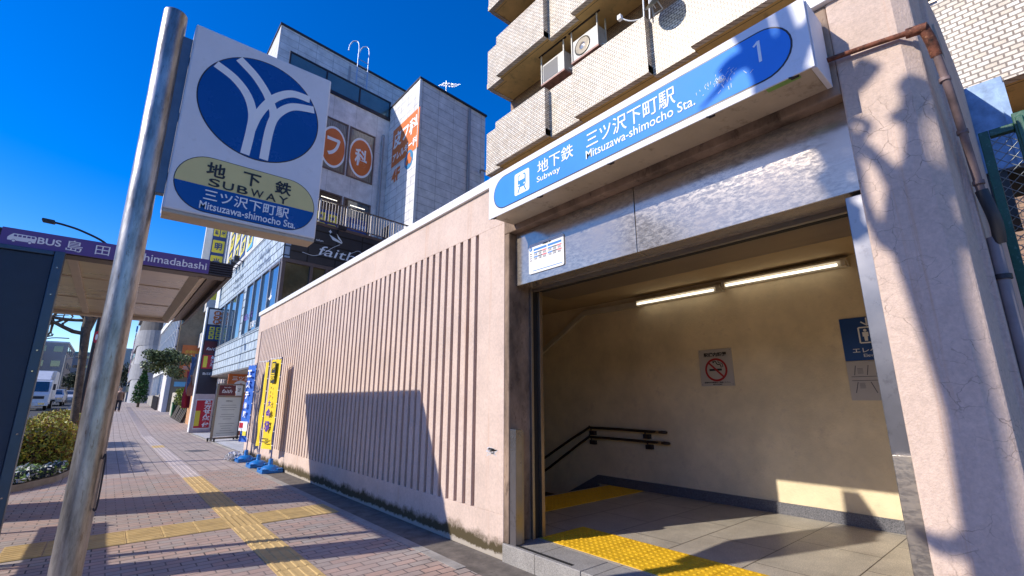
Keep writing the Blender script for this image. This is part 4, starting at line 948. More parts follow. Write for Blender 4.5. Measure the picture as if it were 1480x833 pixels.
# windows with round orange signs on the set back wall (plane through (3.4,17.56))
W0=V((3.4,17.56,0))
def wpt(x,z): return V((x,fy(x,17.56),z))
for k,(xa,xb,za,zb) in enumerate(((3.75,4.85,10.40,12.7),(4.9,6.03,10.40,12.7),(6.10,7.28,10.40,12.7),(3.75,4.9,7.7,9.45),(4.95,6.03,7.7,9.45),(6.10,7.3,7.7,9.45))):
    m=MB(); p=wpt((xa+xb)/2,(za+zb)/2); w_,h_=(xb-xa),(zb-za)
    for (cx_,cz_,ww,hh) in ((0,h_/2-.03,w_,.06),(0,-h_/2+.03,w_,.06),(-w_/2+.03,0,.06,h_-.12),(w_/2-.03,0,.06,h_-.12)): m.plate([(cx_-ww/2,cz_-hh/2),(cx_+ww/2,cz_-hh/2),(cx_+ww/2,cz_+hh/2),(cx_-ww/2,cz_+hh/2)],p,DR,Z1,FRAMEB,.04,.0)
    o=m.build('window',t)
    g=MB(); g.plate([(-w_/2+.06,-h_/2+.06),(w_/2-.06,-h_/2+.06),(w_/2-.06,h_/2-.06),(-w_/2+.06,h_/2-.06)],p,DR,Z1,M('blind_behind_glass',(.30,.27,.22),.12,0,.4,5,stretch=(6,1,.6),spec=.8) if za>10 else DGLASS,.012,0); g.build('pane',o)
    if za>10:
        g=MB(); g.plate(disc(.56,.92,40),p+V((0,0,-.1)),DR,Z1,LWHITE,.016,0); g.plate(disc(.49,.82,40),p+V((0,0,-.1)),DR,Z1,ORNG,.019,0)
        text(g,'皮フ科'[k],p+V((0,0,-.1)),DR,Z1,.56,.80,LWHITE,.024,.03); g.build('round_sign',o)
    else:
        g=MB(); g.plate([(-w_/2+.1,-h_/2+.06),(w_/2-.1,-h_/2+.06),(w_/2-.1,0.1),(-w_/2+.1,.1)],p,DR,Z1,NAVS,.02,0)
        for i in range(2):
            for j in range(2):
                if k<5: q=p+DR*(-.22+.44*i)+V((0,0,-.62+.42*j)); g.plate(rrect(.36,.34,.04),q,DR,Z1,YELS,.026,0); g.plate(rrect(.16,.14,.02),q,DR,Z1,NAVS,.029,0)
        if k==5: text(g,'個別指導',p+V((0,0,-.25)),DR,Z1,.9,.26,M('pale_blue_ink',(.3,.42,.7),.5,0,0),.028,.02)
        g.build('window_sign',o)
        g=MB(); 
        for dz in (.45,.6): g.plate([(-.3,0),(.35,0),(.35,.03),(-.3,.03)],p+V((0,0,dz)),DR,Z1,TUBE,.014,0)
        g.build('ceiling_tube',o)
b=MB(); p=wpt(7.62,12.9); b.tube([p-V((0,.1,0)),wpt(7.62,7.1)-V((0,.1,0))],.06,M('downpipe_grey',(.34,.33,.35),.5,.1,.1,9),10); b.tube([V((6.6,20.1,17.3)),V((6.6,20.1,14.2))],.06,M('downpipe_grey',(.34,.33,.35)),10); b.build('downpipe',t)
# stair tower
b=MB(); TWL=7.95; b.prism([(TWL,15.29),(11.6,15.67),(11.6,23),(TWL,23)],2,14.42,GPANEL); b.build('stair_tower',t)
b=MB(); b.box(TWL-.03,TWL-.001,15.31,18.0,6.9,14.42,PANEL); b.build('tower_front_panels',t)
b=MB(); b.prism([(TWL-.06,15.22),(11.66,15.60),(11.66,23),(TWL-.06,23)],14.42,14.5,DKBR); b.box(TWL-.045,TWL+.05,15.25,15.289,6.9,14.41,WHITE); b.build('tower_coping',t)
b=MB(); b.box(TWL-.045,TWL-.031,17.35,17.95,7.5,8.55,DKBR); b.box(TWL-.05,TWL-.0451,17.4,17.9,7.55,8.5,DGLASS); b.build('window',t)
b=MB(); b.tube([(10.6,15.50,14.3),(10.6,15.50,9.0)],.06,M('downpipe_grey',(.34,.33,.35)),10); b.tube(spline([(11.3,15.58,11.4),(11.3,15.4,11.45),(12.3,15.4,11.3)],4),.04,M('downpipe_grey',(.34,.33,.35)),8); b.build('downpipe',t)
s1,s2,s3,s4=[sX(*q,TWL-.031) for q in ((569,190),(607,163),(569,241),(606,215))]
ts=thing('clinic_sign','orange clinic sign with white writing on the tall stair tower','sign',tuple(s1))
cs=(s1+s2+s3+s4)/4; ya,yb=s1.y,s2.y; 
b=MB(); b.box(TWL-.038,TWL-.031,yb,ya,s3.z,s1.z,ORNG); b.build('panel',ts)
b=MB(); xx=TWL-.038; h_=s1.z-s3.z; wd=ya-yb
text(b,'皮フ科',(xx,(ya+yb)/2,s3.z+h_*.66),NX,Z1,wd*.9,h_*.42,LWHITE,.006,.03); text(b,'アレルギー科',(xx,(ya+yb)/2,s3.z+h_*.22),NX,Z1,wd*.9,h_*.22,LWHITE,.006,.03)
text(b,'4F',(TWL-.031,ya-.5,s3.z-.5),NX,Z1,.75,.6,ORNG,.006,.04); b.build('lettering',ts)
b=MB(); q=(TWL-.031,yb+.75,s3.z-.25); b.plate(disc(.36,.42,30),q,NX,Z1,M('round_blue',(.02,.22,.45),.5,0,.1,9),.008,0); 
for a in (90,210,330): b.plate(disc(.13,.15,16,.14*math.cos(R(a)),.16*math.sin(R(a))),q,NX,Z1,ORNG,.011+.0005*a/90,0)
b.build('round_mark',ts)
# ladder and aerials
tl_=thing('roof_ladder','white steel ladder with hooped tops on the penthouse wall','ladder',(7.2,20.2,14))
b=MB(); LM=M('ladder_blue_white',(.45,.52,.66),.4,.5,.1,9)
for x in (6.95,7.5):
    Yl=20.32+.1066*(x-6.95)-.25
    b.tube(spline([(x,Yl,13.9),(x,Yl,17.9),(x,Yl,18.6),(x-.05,Yl+.1,18.95),(x-.22,Yl+.25,19.0),(x-.33,Yl+.4,18.8),(x-.35,Yl+.45,18.5)],6),.028,LM,8)
b.build('rail',tl_); b=MB()
for k in range(12): z=14.3+.33*k; b.tube([(6.95,20.07,z),(7.5,20.13,z)],.018,LM,6)
b.build('rungs',tl_)
def aerial(x,y,z,label):
    t=thing('tv_aerial',label,'aerial',(x,y,z),'aerials on the stair tower'); AL=M('aluminium',(.45,.46,.48),.35,.8,0)
    b=MB(); b.tube([(x,y,z),(x,y,z+1.0)],.02,AL,6); b.build('mast',t)
    b=MB(); b.tube([(x-.3,y-.1,z+.62),(x+.75,y+.25,z+1.25)],.014,AL,5)
    for k in range(11):
        p=V((x-.3,y-.1,z+.62)).lerp(V((x+.75,y+.25,z+1.25)),k/10); b.tube([p-V((-.06,.2,.0)),p+V((-.06,.2,.0))],.008,AL,4)
    b.build('boom',t)
aerial(9.55,15.9,14.5,'television aerial standing on the near edge of the stair tower'); aerial(11.3,17.2,14.3,'lower television aerial at the far right end of the stair tower')
# projecting vertical sign and facade banners
ts=thing('cram_school_sign','tall projecting navy sign with yellow squares and black characters','sign',(2.95,25.9,7))
b=MB(); b.box(2.42,3.36,25.9,26.12,6.6,12.6,WHITE); b.build('sign_box',ts); b=MB(); b.box(2.72,3.30,25.88,25.899,6.7,12.4,NAVS); b.build('navy_face',ts)
b=MB()
for i,ch in enumerate('個別指導明光義塾'):
    if i<4: cx_,cz,sz=2.86+.29*(i%2),9.95-.52*(i//2)+.0,.25
    else: cx_,cz,sz=3.01,8.72-.78*(i-4),.50
    b.plate(rrect(sz,sz*(1.25 if i>3 else 1.6),.03),(cx_,25.88,cz),XR,Z1,YELS,.006,0)
    text(b,ch,(cx_,25.88,cz),XR,Z1,sz*.62,sz*(.75 if i>3 else .9),NAVS,.010,.03)
for i in range(6): b.plate(rrect(.25,.4,.03),(2.86+.29*(i%2),25.88,12.1-.5*(i//2)),XR,Z1,YELS,.006,0)
b.build('lettering',ts)
for k,(y,lab) in enumerate(((24.4,'yellow and navy'),(22.9,'yellow and navy'),(21.5,'yellow and navy'),(20.1,'pale blue and yellow'))):
    p=V((3.395,y,9.0)); b=MB(); bm=NAVS if k<3 else M('pale_blue_banner',(.10,.45,.75),.5,0,.1,3)
    b.obox(p,NX,Z1,.95,3.6,.02,-.001,bm); 
    for j,ch in enumerate('学習塾個'): 
        b.plate([(-.38,-.4),(.38,-.25),(.38,.42),(-.38,.27)],p+V((0,0,1.3-.88*j)),NX,Z1,YELS,.024,0); text(b,ch,p+V((0,0,1.3-.88*j)),NX,Z1,.42,.45,NAVS,.030,.03)
    b.build('wall_banner',label=('nearest','second','third','fourth')[3-k]+' long '+lab+' wall banner, counted from the slate front corner',cat='banner',group='long banners on the white wall')
# ground floor things under the canopy
t=thing('reception_cabinet','white upright cabinet with a dark slot under the canopy','cabinet',(4.4,18.2,0))
b=MB(); CW=M('cabinet_white',(.62,.62,.64),.5,0,.08,4); b.box(4.0,5.3,18.3,18.9,.5,2.39,CW); b.box(3.9,5.5,18.2,19.0,.03,.52,CW); b.box(3.92,3.995,18.22,18.32,.52,2.39,WHITE); b.build('body',t,.01)
b=MB(); b.box(4.35,4.95,18.28,18.299,1.55,1.85,BLACK); b.box(4.4,4.9,18.285,18.299,1.98,2.25,NAVS); b.box(4.02,5.2,18.28,18.299,1.02,1.03,DKBR); b.build('front_slot',t)
t=thing('menu_board','brown framed notice board on castors beside the forecourt','notice board',(3.25,19.3,0))
bd=V((.96,.28,0)).normalized(); c=V((3.30,19.4,0)); b=MB(); FB=M('board_frame',(.24,.19,.15),.4,.5,.1,9)
def bp(x,z,w,h,m,f,bk): b.plate([(x-w/2,z-h/2),(x+w/2,z-h/2),(x+w/2,z+h/2),(x-w/2,z+h/2)],c,bd,Z1,m,f,bk)
bp(-.43,1.0,.06,1.9,FB,.03,.03); bp(.43,1.0,.06,1.9,FB,.03,.03); bp(0,.12,.86,.06,FB,.03,.03); bp(0,1.52,.80,.05,FB,.03,.03); bp(0,1.94,.80,.04,FB,.03,.03); b.build('frame',t)
b=MB(); bp(0,.83,.80,1.32,M('board_paper',(.60,.60,.55),.5,0,.05,3),.012,.0); bp(-.12,1.73,.56,.36,MAROON,.012,0); bp(.29,1.73,.20,.36,WHITE,.012,0); b.build('panel',t)
b=MB(); text(b,'faith',c+bd*-.12+V((0,0,1.70)),bd,Z1,.34,.12,LWHITE,.016,0,.002,.3); text(b,'hair salon',c+bd*-.12+V((0,0,1.83)),bd,Z1,.22,.035,LWHITE,.016)
text(b,'2F',c+bd*.29+V((0,0,1.75)),bd,Z1,.1,.12,DARKTXT,.016); text(b,'MENU',c+V((0,0,1.36)),bd,Z1,.22,.05,DARKTXT,.016)
for k in range(13):
    if k in (3,7): continue
    w_=random.uniform(.25,.6); bp(0,1.22-.078*k,w_,.012,gl,.015,-.013)
b.build('lettering',t)
b=MB(); 
for s in (-.43,.43):
    for q in (-.22,.22): p=c+bd*s+V((-bd.y,bd.x,0))*q; b.lathe(p+V((0,0,.06)),[(.05,-.02),(.05,.02)],BLACK,14,'x'); b.box(p.x-.03,p.x+.03,p.y-.03,p.y+.03,.08,.13,DKBR)
    p=c+bd*s; b.tube([p+V((-bd.y,bd.x,0))*-.22+V((0,0,.12)),p+V((-bd.y,bd.x,0))*.22+V((0,0,.12))],.02,DKBR,6)
b.build('castor',t)
t=thing('clinic_board','orange clinic sign board standing behind the brown notice board','sign',(3.6,20.8,0))
b=MB(); b.box(3.42,4.30,20.9,20.96,.1,2.38,ORNG); b.build('panel',t); b=MB(); text(b,'三ツ沢',(3.86,20.9,2.22),XR,Z1,.62,.17,LWHITE,.004,.03); b.plate(disc(.26,n=30),(3.86,20.9,1.88),XR,Z1,LWHITE,.004,0); text(b,'皮',(3.86,20.9,1.88),XR,Z1,.3,.3,ORNG,.008,.04); b.build('lettering',t)
# pylon
t=thing('tenant_pylon','tall tapering tenant sign pylon with stacked coloured panels','sign pylon',(3.0,25,0))
b=MB(); y=25.0; xl,xr_=2.62,3.52; ztop=5.75
px_=[sY(q[0],q[1],y) for q in ((275,617),(300,617),(290,443),(313,443))]
xl=px_[0].x; xr_=px_[1].x+.12; ztop=px_[2].z
b.box(xl,xr_,y,y+.35,.05,ztop,M('pylon_body',(.035,.04,.06),.4,.2,.1,6)); b.box(xl-.05,xl-.001,y-.03,y+.38,.05,ztop+.02,WHITE); b.build('pylon_body',t,.01)
w_=xr_-xl; cx_=(xl+xr_)/2; b=MB()
def pan(zf0,zf1,m,ww=.86,dx=0): b.box(cx_-w_*ww/2+dx,cx_+w_*ww/2+dx,y-.02,y-.0005,ztop*zf0,ztop*zf1,m)
pan(.86,.985,WHITE); pan(.73,.85,NAVS); pan(.62,.72,MAROON); pan(.50,.61,REDS); pan(.0,.30,M('pylon_base_white',(.66,.56,.54),.5,0,.1,4),.98); b.box(cx_-w_*.40,cx_+w_*.42,y-.035,y-.0205,ztop*.03,ztop*.26,WHITE); b.box(cx_-w_*.37,cx_+w_*.39,y-.045,y-.0355,ztop*.04,ztop*.25,REDS); b.build('tenant_panel',t)
b=MB()
for k,ch in enumerate('皮フ科'): b.plate(disc(.15,.12,20),(cx_,y-.02,ztop*(.955-.036*k)),XR,Z1,ORNG,.004+.001*k,0); text(b,ch,(cx_,y-.02,ztop*(.955-.036*k)),XR,Z1,.16,.15,LWHITE,.012,.04)
for i in range(2):
    for j in range(3): q=(cx_-.13+.26*i,y-.02,ztop*(.755+.035*j)); b.plate(rrect(.2,.17,.02),q,XR,Z1,YELS,.004,0); b.plate(rrect(.09,.07,.01),q,XR,Z1,NAVS,.007,0)
text(b,'faith',(cx_,y-.02,ztop*.66),XR,Z1,.45,.13,LWHITE,.004,0,.002,.3)
for k,ch in enumerate('処方箋'): text(b,ch,(cx_+.12,y-.02,ztop*(.59-.034*k)),XR,Z1,.26,.17,LWHITE,.004,.05)
b.plate(stadium(.16,.16),(cx_-.2,y-.02,ztop*.55),XR,Z1,YELS,.004,0); b.box(cx_-.28,cx_-.13,y-.026,y-.0205,ztop*.51,ztop*.60,YELS)
text(b,'BiSER',(cx_,y,ztop*.46),XR,Z1,.45,.1,LWHITE,.004)
for k,ch in enumerate('処方せん受付'): text(b,ch,(cx_+.14,y-.045,ztop*(.235-.0345*k)),XR,Z1,.27,.18,LWHITE,.004,.05)
b.box(cx_-.28,cx_-.10,y-.052,y-.0455,ztop*.055,ztop*.17,YELS)
b.build('lettering',t)
# ================================================================== NEXT DOOR: low orange wall, laundry, slabs, plants
t=thing('orange_tiled_wall','low orange tiled garden wall beside the pylon','wall',(3.5,29,0))
b=MB(); 
pts=[(3.35,26.6),(3.35,31.0),(3.65,31.0),(3.65,26.6)]
b.prism(pts,0,1.85,ORTILE); b.prism([(3.3,26.55),(3.3,31.05),(3.7,31.05),(3.7,26.55)],1.85,1.93,M('wood_cap',(.36,.18,.08),.6,0,.3,6)); b.build('wall',t)
b=MB(); b.box(3.2,3.33,26.2,26.56,0,4.3,M('wood_post',(.33,.17,.08),.7,0,.3,6)); b.build('post',t)
t=thing('laundry_rack','garden rack hung with blue, white and maroon clothes','laundry rack',(3.6,29,1.9))
b=MB(); b.tube(spline([(3.4,27.2,1.93),(3.4,27.4,3.1),(3.45,28.2,3.75),(3.45,30.2,3.75),(3.45,31,3.2),(3.45,31.2,1.9)],5),.03,DKBR,6); b.build('frame',t)
def cloth(x,y,w,h,z,m,ang=.5):
    b=MB(); d=V((math.cos(ang),math.sin(ang),0)); n=d.cross(V(Z1)); K,J=7,6; vs=[]
    for j in range(J+1):
        for k in range(K+1): s=(k/K-.5)*w*(1-.15*math.sin(j)); vs.append(V((x,y,z-h*j/J))+d*s+n*(.06*math.sin(k*1.9+y)+.03*math.sin(j*1.3)))
    b.add(vs,[(j*(K+1)+k,j*(K+1)+k+1,(j+1)*(K+1)+k+1,(j+1)*(K+1)+k) for j in range(J) for k in range(K)],m,True); return b.build('cloth',t)
DEN=M('denim_blue',(.06,.13,.28),.9,0,.4,6); MRN=M('maroon_cloth',(.20,.015,.05),.9,0,.2,6); WCL=M('white_cloth',(.62,.62,.64),.9,0,.1,6); GCL=M('grey_cloth',(.25,.24,.25),.9,0,.2,6); PCL=M('brown_cloth',(.28,.17,.15),.9,0,.2,6)
for a in ((3.3,27.6,.5,1.3,3.4,WCL),(3.28,28.1,.5,1.5,3.6,GCL),(3.3,28.8,.5,1.7,3.7,DEN),(3.25,29.4,.5,1.9,3.6,DEN),(3.3,30.0,.5,1.5,3.3,WCL),(3.3,30.5,.6,1.9,2.9,MRN),(3.32,28.2,.9,1.0,2.6,PCL),(3.3,27.3,.4,.9,2.9,PCL)): cloth(*a)
b=MB(); leaves(b,(3.35,26.9,3.1),(.18,.3,.3),240,.06,[YELS,M('shrub_green',(.10,.16,.03),.6,0,.2,9)],0); b.build('yellow_flowers',label='yellow flowers at the top corner of the orange wall',cat='flowers')
LF=[M('olive_leaf',(.10,.14,.05),.5,0,.2,9),M('olive_leaf_pale',(.20,.26,.11),.5,0,.2,9),M('olive_leaf_dark',(.03,.05,.018),.5,0,.2,9)]
t=thing('olive_tree','round olive tree with small grey-green leaves behind the laundry','tree',(3.5,33.5,0))
b=MB(); b.tube([(3.75,33.5,gz(33)),(3.7,33.5,2.2),(3.55,33.5,3.6)],[.12,.09,.06],BARK,8); 
for d in ((.7,.3,1.2),(-.7,0,1),(.1,-.5,1.3),(-.2,.5,1.1)): b.tube([V((3.62,33.5,2.9)),V((3.62,33.5,2.9))+V(d)],[.05,.02],BARK,6)
b.build('trunk',t)
b=MB(); oc=sY(247,525,33.5)
for k in range(24):
    p=oc+V((random.gauss(0,.42),random.gauss(0,.5),random.gauss(0,.36))); leaves(b,p,(.40,.40,.32),300,.075,LF,.1)
b.build('crown',t)
SL_=M('slate_slab',(.09,.075,.06),.9,0,.4,4,.5,30); t=thing('stone_slabs','row of leaning dark stone slabs retaining the garden bed','retaining wall',(3.5,33,0))
for k in range(9):
    y=31.2+k*.62; b=MB(); g=gz(y); h=random.uniform(.9,1.5); b.add([(3.1,y,g-.1),(3.1,y+.5,g-.1),(3.25,y+.5,g-.1),(3.25,y,g-.1),(3.5,y+.05,g+h),(3.5,y+.48,g+h*.95),(3.62,y+.48,g+h*.95),(3.62,y+.05,g+h)],[(0,3,2,1),(4,5,6,7),(0,1,5,4),(1,2,6,5),(2,3,7,6),(3,0,4,7)],SL_); b.build('slab',t)
SG=[M('shrub_green',(.10,.16,.03)),M('shrub_lime',(.30,.36,.05),.6,0,.2,9)]
for (y,lab,r,n,x) in ((31.6,'lime green shrub drooping over the stone slabs nearest the orange wall',.45,420,3.45),(35.6,'lime green shrub at the far end of the stone slabs',.40,320,3.5)):
    b=MB(); leaves(b,(x,y,1.55+gz(y)),(r,r,r*.7),n,.08,SG,.1); leaves(b,(x-.2,y,1.1+gz(y)),(r*.6,r*.8,r*.9),n//2,.08,SG,.1); b.build('shrub',label=lab,cat='shrub')
b=MB(); b.prism([(3.3,37.0),(3.3,39.5),(4.6,39.5),(4.6,37.0)],0,1.9,M('cream_wall',(.50,.45,.37),.8,0,.15,3)); b.build('garden_wall',label='short cream garden wall before the tan building',cat='wall')
b=MB(); b.box(3.15,3.28,36.3,36.8,.3,1.2,M('green_bin',(.01,.12,.04),.5,0,.2,6)); b.box(3.12,3.30,36.28,36.82,1.2,1.28,M('green_bin',(.01,.12,.04))); b.build('green_bin',label='dark green rubbish bin against the cream garden wall',cat='bin')
# ---- pale house between pylon and tan building
t=thing('pale_apartment_house','pale plastered house with a projecting window beside the slate front','building',(6,30,0))
PW=M('pale_plaster',(.66,.63,.62),.8,0,.08,3); b=MB(); b.box(4.3,10,27.05,34,0,9.5,PW); b.build('wall',t); b=MB(); b.box(3.85,4.299,28.5,31,4.55,5.1,M('bay_pinkish',(.52,.44,.41),.7,0,.1,4)); b.build('bay_sill',t)
b=MB(); b.box(3.95,4.299,28.6,30.9,5.1,7.2,FRAMEG); o=b.build('window',t); b=MB(); b.box(3.935,3.949,28.7,30.8,5.2,7.1,DGLASS); b.build('pane',o)
# ---- tan brick building with white gridded windows
t=thing('tan_office_building','tan brick building with a white window grid and an orange shop sign','building',(5,48,0))
XA=3.4; ya,yb=43.2,60.; g=gz(45)
b=MB(); b.box(XA+.02,12,ya,yb,0,10.3,TBRICK); b.build('wall',t)
b=MB(); 
for z in (3.0,7.4): b.box(XA-.22,XA+.019,ya+.3,yb,z+g,z+g+.5,WHITE)
for k in range(13):
    y=ya+.3+k*1.35; b.box(XA-.15,XA+.018,y,y+.16,.9+g,10.3,WHITE)
for z in (4.7,6.1,8.9): b.box(XA-.10,XA+.017,ya+.3,yb,z+g,z+g+.1,FRAMEG)
b.build('window_grid',t); b=MB(); b.box(XA-.02,XA+.0195,ya+.3,yb,3.5+g,10.2,GLASS); b.box(XA-.02,XA+.0195,ya+3.5,yb,1.3+g,3+g,GLASS); b.build('pane',t)
b=MB(); b.box(XA-.3,XA-.001,ya+.1,ya+3.2,0,3.3+g,PW); b.box(XA-.35,XA-.22,ya+3.5,yb,0,1.2+g,CONC); b.build('entrance_surround',t)
b=MB(); b.box(XA+.35,XA+2.4,ya-.1,ya-.01,3.1,5.5,ORNG); 
for k,s in enumerate(('0120-00','営業時間','三ツ沢店')): pass
for k,(s,m) in enumerate((('皮膚科 内科',YELS),('2F 診療中',YELS),('三ツ沢',LWHITE))): text(b,s,(XA+1.2,ya-.1,5.0-.6*k),XR,Z1,1.3,.24,m,.01)
b.build('shop_sign',t); b=MB(); b.box(XA+.2,XA+.9,ya-.08,ya-.01,2.4,2.75,M('pale_blue_plate',(.2,.5,.65),.5,0,0)); b.build('street_plate',t)
b=MB()
for z in (4.4,7.2): b.box(XA+1.3,XA+3.3,ya-1.3,ya-.001,z+.9,z+2.0,M('balcony_pale',(.55,.53,.50),.7,0,.1,3)); b.box(XA+1.5,XA+3.0,ya-.06,ya-.002,z+2.1,z+3.6,DGLASS)
b.tube([(XA+1.4,ya-1.2,4),(XA+1.4,ya-1.2,9.5)],.05,WHITE,6); b.build('balcony',t)
# ---- concrete building with rounded balconies
t=thing('rounded_balcony_building','grey concrete apartment block with rounded balconies farther along','building',(5,68,0))
CG=M('concrete_grey_paint',(.30,.30,.32),.8,0,.12,3); b=MB(); b.box(3.5,12,60.3,96,0,14.2,CG); b.build('wall',t)
for z in (3.5,7.0,10.5):
    b=MB(); P=[(3.5,61)]+[(3.5-2.0*math.sin(a*math.pi/16),63.2-2.0*math.cos(a*math.pi/16)+.0) for a in range(1,9)]+[(1.5,74)]+[(3.5,74)]
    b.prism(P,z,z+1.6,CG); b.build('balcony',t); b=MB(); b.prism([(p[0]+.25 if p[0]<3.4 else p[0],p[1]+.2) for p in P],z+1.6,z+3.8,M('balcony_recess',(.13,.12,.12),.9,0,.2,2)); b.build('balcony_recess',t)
b=MB(); b.prism([(3.5,61)]+[(3.5-1.9*math.sin(a*math.pi/16),63.1-1.9*math.cos(a*math.pi/16)) for a in range(1,9)]+[(1.6,66),(3.5,66)],0,8.0,M('pale_concrete_cylinder',(.38,.38,.40),.8,0,.1,2)); b.build('rounded_bay',t)
t=thing('far_grey_building','pale grey building at the far end of the pavement','building',(5,110,0)); b=MB(); b.box(2.6,14,98,140,0,15,M('far_grey',(.42,.42,.43),.8,0,.1,2)); b.build('wall',t)
for z in range(3,14,3): 
    b=MB(); b.box(2.5,2.599,99,139,z,z+1.2,DGLASS); b.build('window',t)
t=thing('far_pale_building','low cream building past the far grey building','building',(4,160,0)); b=MB(); b.box(1.5,14,150,200,0,14,M('far_cream',(.50,.47,.42),.8,0,.1,2)); b.build('wall',t); b=MB(); b.box(1.4,1.499,152,198,8,10,DGLASS); b.build('window',t)
# clipped conifer
CF=[M('conifer_green',(.035,.14,.02),.6,0,.2,9),M('conifer_dark',(.015,.065,.012),.6,0,.2,9)]
t=thing('conifer','dense clipped green conifer beside the tan building','tree',(3.1,58,0)); cc=sY(204,560,52.); b=MB(); b.tube([(cc.x,52,gz(52)),(cc.x,52,2.6)],.10,BARK,8); b.build('trunk',t)
b=MB()
for k in range(9): z=gz(52)+.7+k*.30; r=.60-.03*k if k<5 else .48-.10*(k-4); leaves(b,(cc.x+.05*k*.2,52,z),(max(.15,r),max(.15,r),.4),260,.10,CF,.55)
b.build('crown',t)
b=MB(); 
for k in range(5): y=46+k*1.1; b.tube([(2.95,y,gz(y)),(2.95,y,gz(y)+1.0)],.07,DKBR,8)
b.build('bollards',label='dark low fence posts along the wall foot by the conifer',cat='posts')
# hospital sign
t=thing('hospital_sign','white vertical sign with red characters projecting over the far pavement','sign',(2.2,62,0))
z0,z1=sY(187,546,58.).z,sY(193,480,58.).z; xa_=sY(184,546,58.).x; xb_=sY(198,480,58.).x; xm=(xa_+xb_)/2; b=MB(); b.box(xa_,xb_,58,58.2,z0,z1,WHITE); b.build('board',t)
b=MB(); 
for k,ch in enumerate('三ツ沢整形外科'): text(b,ch,(xm,58,z1-.9-(z1-z0-1)/7*k),XR,Z1,(xb_-xa_)*.55,(z1-z0)/9.5,REDS,.02,.05)
b.plate(rrect((xb_-xa_)*.6,.4,.05),(xm,58,z1-.3),XR,Z1,REDS,.02,0); b.build('lettering',t); b=MB(); b.box(xa_+.1,xb_-.1,58,58.2,z1+.05,z1+.6,SHOEB); b.build('top_mark',t)
# person on the pavement: walking away, dark trousers, tan jacket
px0=sY(170,587,45.); pg=gz(45)
t=MB(); x,y=px0.x,45.
sk=M('skin',(.45,.27,.19),.6,0,.05); jk=M('tan_jacket',(.20,.12,.08),.9,0,.2,6); tr_=M('dark_trousers',(.02,.02,.03),.9,0,.1,6); hr=M('dark_hair',(.015,.012,.01),.6,0,0)
def body():
    b=MB()
    b.lathe((x,y,pg+.82),[(.13,0),(.165,.08),(.15,.25),(.175,.42),(.19,.52),(.12,.60),(.055,.64),(.055,.70)],sk,16)
    b.tube([(x-.09,y,pg+.88),(x-.10,y+.12,pg+.48),(x-.10,y+.02,pg+.08)],[.095,.065,.045],sk,10); b.tube([(x+.09,y,pg+.88),(x+.10,y-.10,pg+.48),(x+.10,y-.24,pg+.08)],[.095,.065,.045],sk,10)
    for s in (-1,1): b.tube([(x+s*.19,y,pg+1.32),(x+s*.25,y+s*.08,pg+1.08),(x+s*.24,y+s*.18,pg+.84)],[.05,.042,.03],sk,8); b.lathe((x+s*.24,y+s*.19,pg+.78),[(.02,-.05),(.038,0),(.028,.05)],sk,8)
    b.lathe((x,y,pg+1.62),[(.05,-.13),(.085,-.07),(.095,.0),(.085,.07),(.04,.11)],sk,14)
    for s in (-1,1): b.box(x+s*.10-.05,x+s*.10+.05,(y+.02 if s<0 else y-.24)-.16,(y+.02 if s<0 else y-.24)+.08,pg+.0,pg+.08,sk)
    return b.build('person',label='person in a tan jacket and dark trousers walking on the far pavement',cat='person',loc=(x,y,pg))
P_=body()
b=MB(); b.lathe((x,y,pg+.78),[(.20,0),(.19,.12),(.175,.28),(.20,.45),(.205,.54),(.13,.62),(.07,.64)],jk,16)
for s in (-1,1): b.tube([(x+s*.19,y,pg+1.34),(x+s*.255,y+s*.08,pg+1.08),(x+s*.245,y+s*.17,pg+.87)],[.068,.058,.048],jk,8)
b.build('jacket',P_); b=MB(); b.tube([(x-.09,y,pg+.90),(x-.10,y+.12,pg+.48),(x-.10,y+.02,pg+.06)],[.112,.085,.07],tr_,10); b.tube([(x+.09,y,pg+.90),(x+.10,y-.10,pg+.48),(x+.10,y-.24,pg+.06)],[.112,.085,.07],tr_,10); b.build('trousers',P_)
b=MB(); b.lathe((x,y+.02,pg+1.66),[(.098,-.08),(.108,.0),(.098,.06),(.05,.105)],hr,14); b.build('hair',P_)
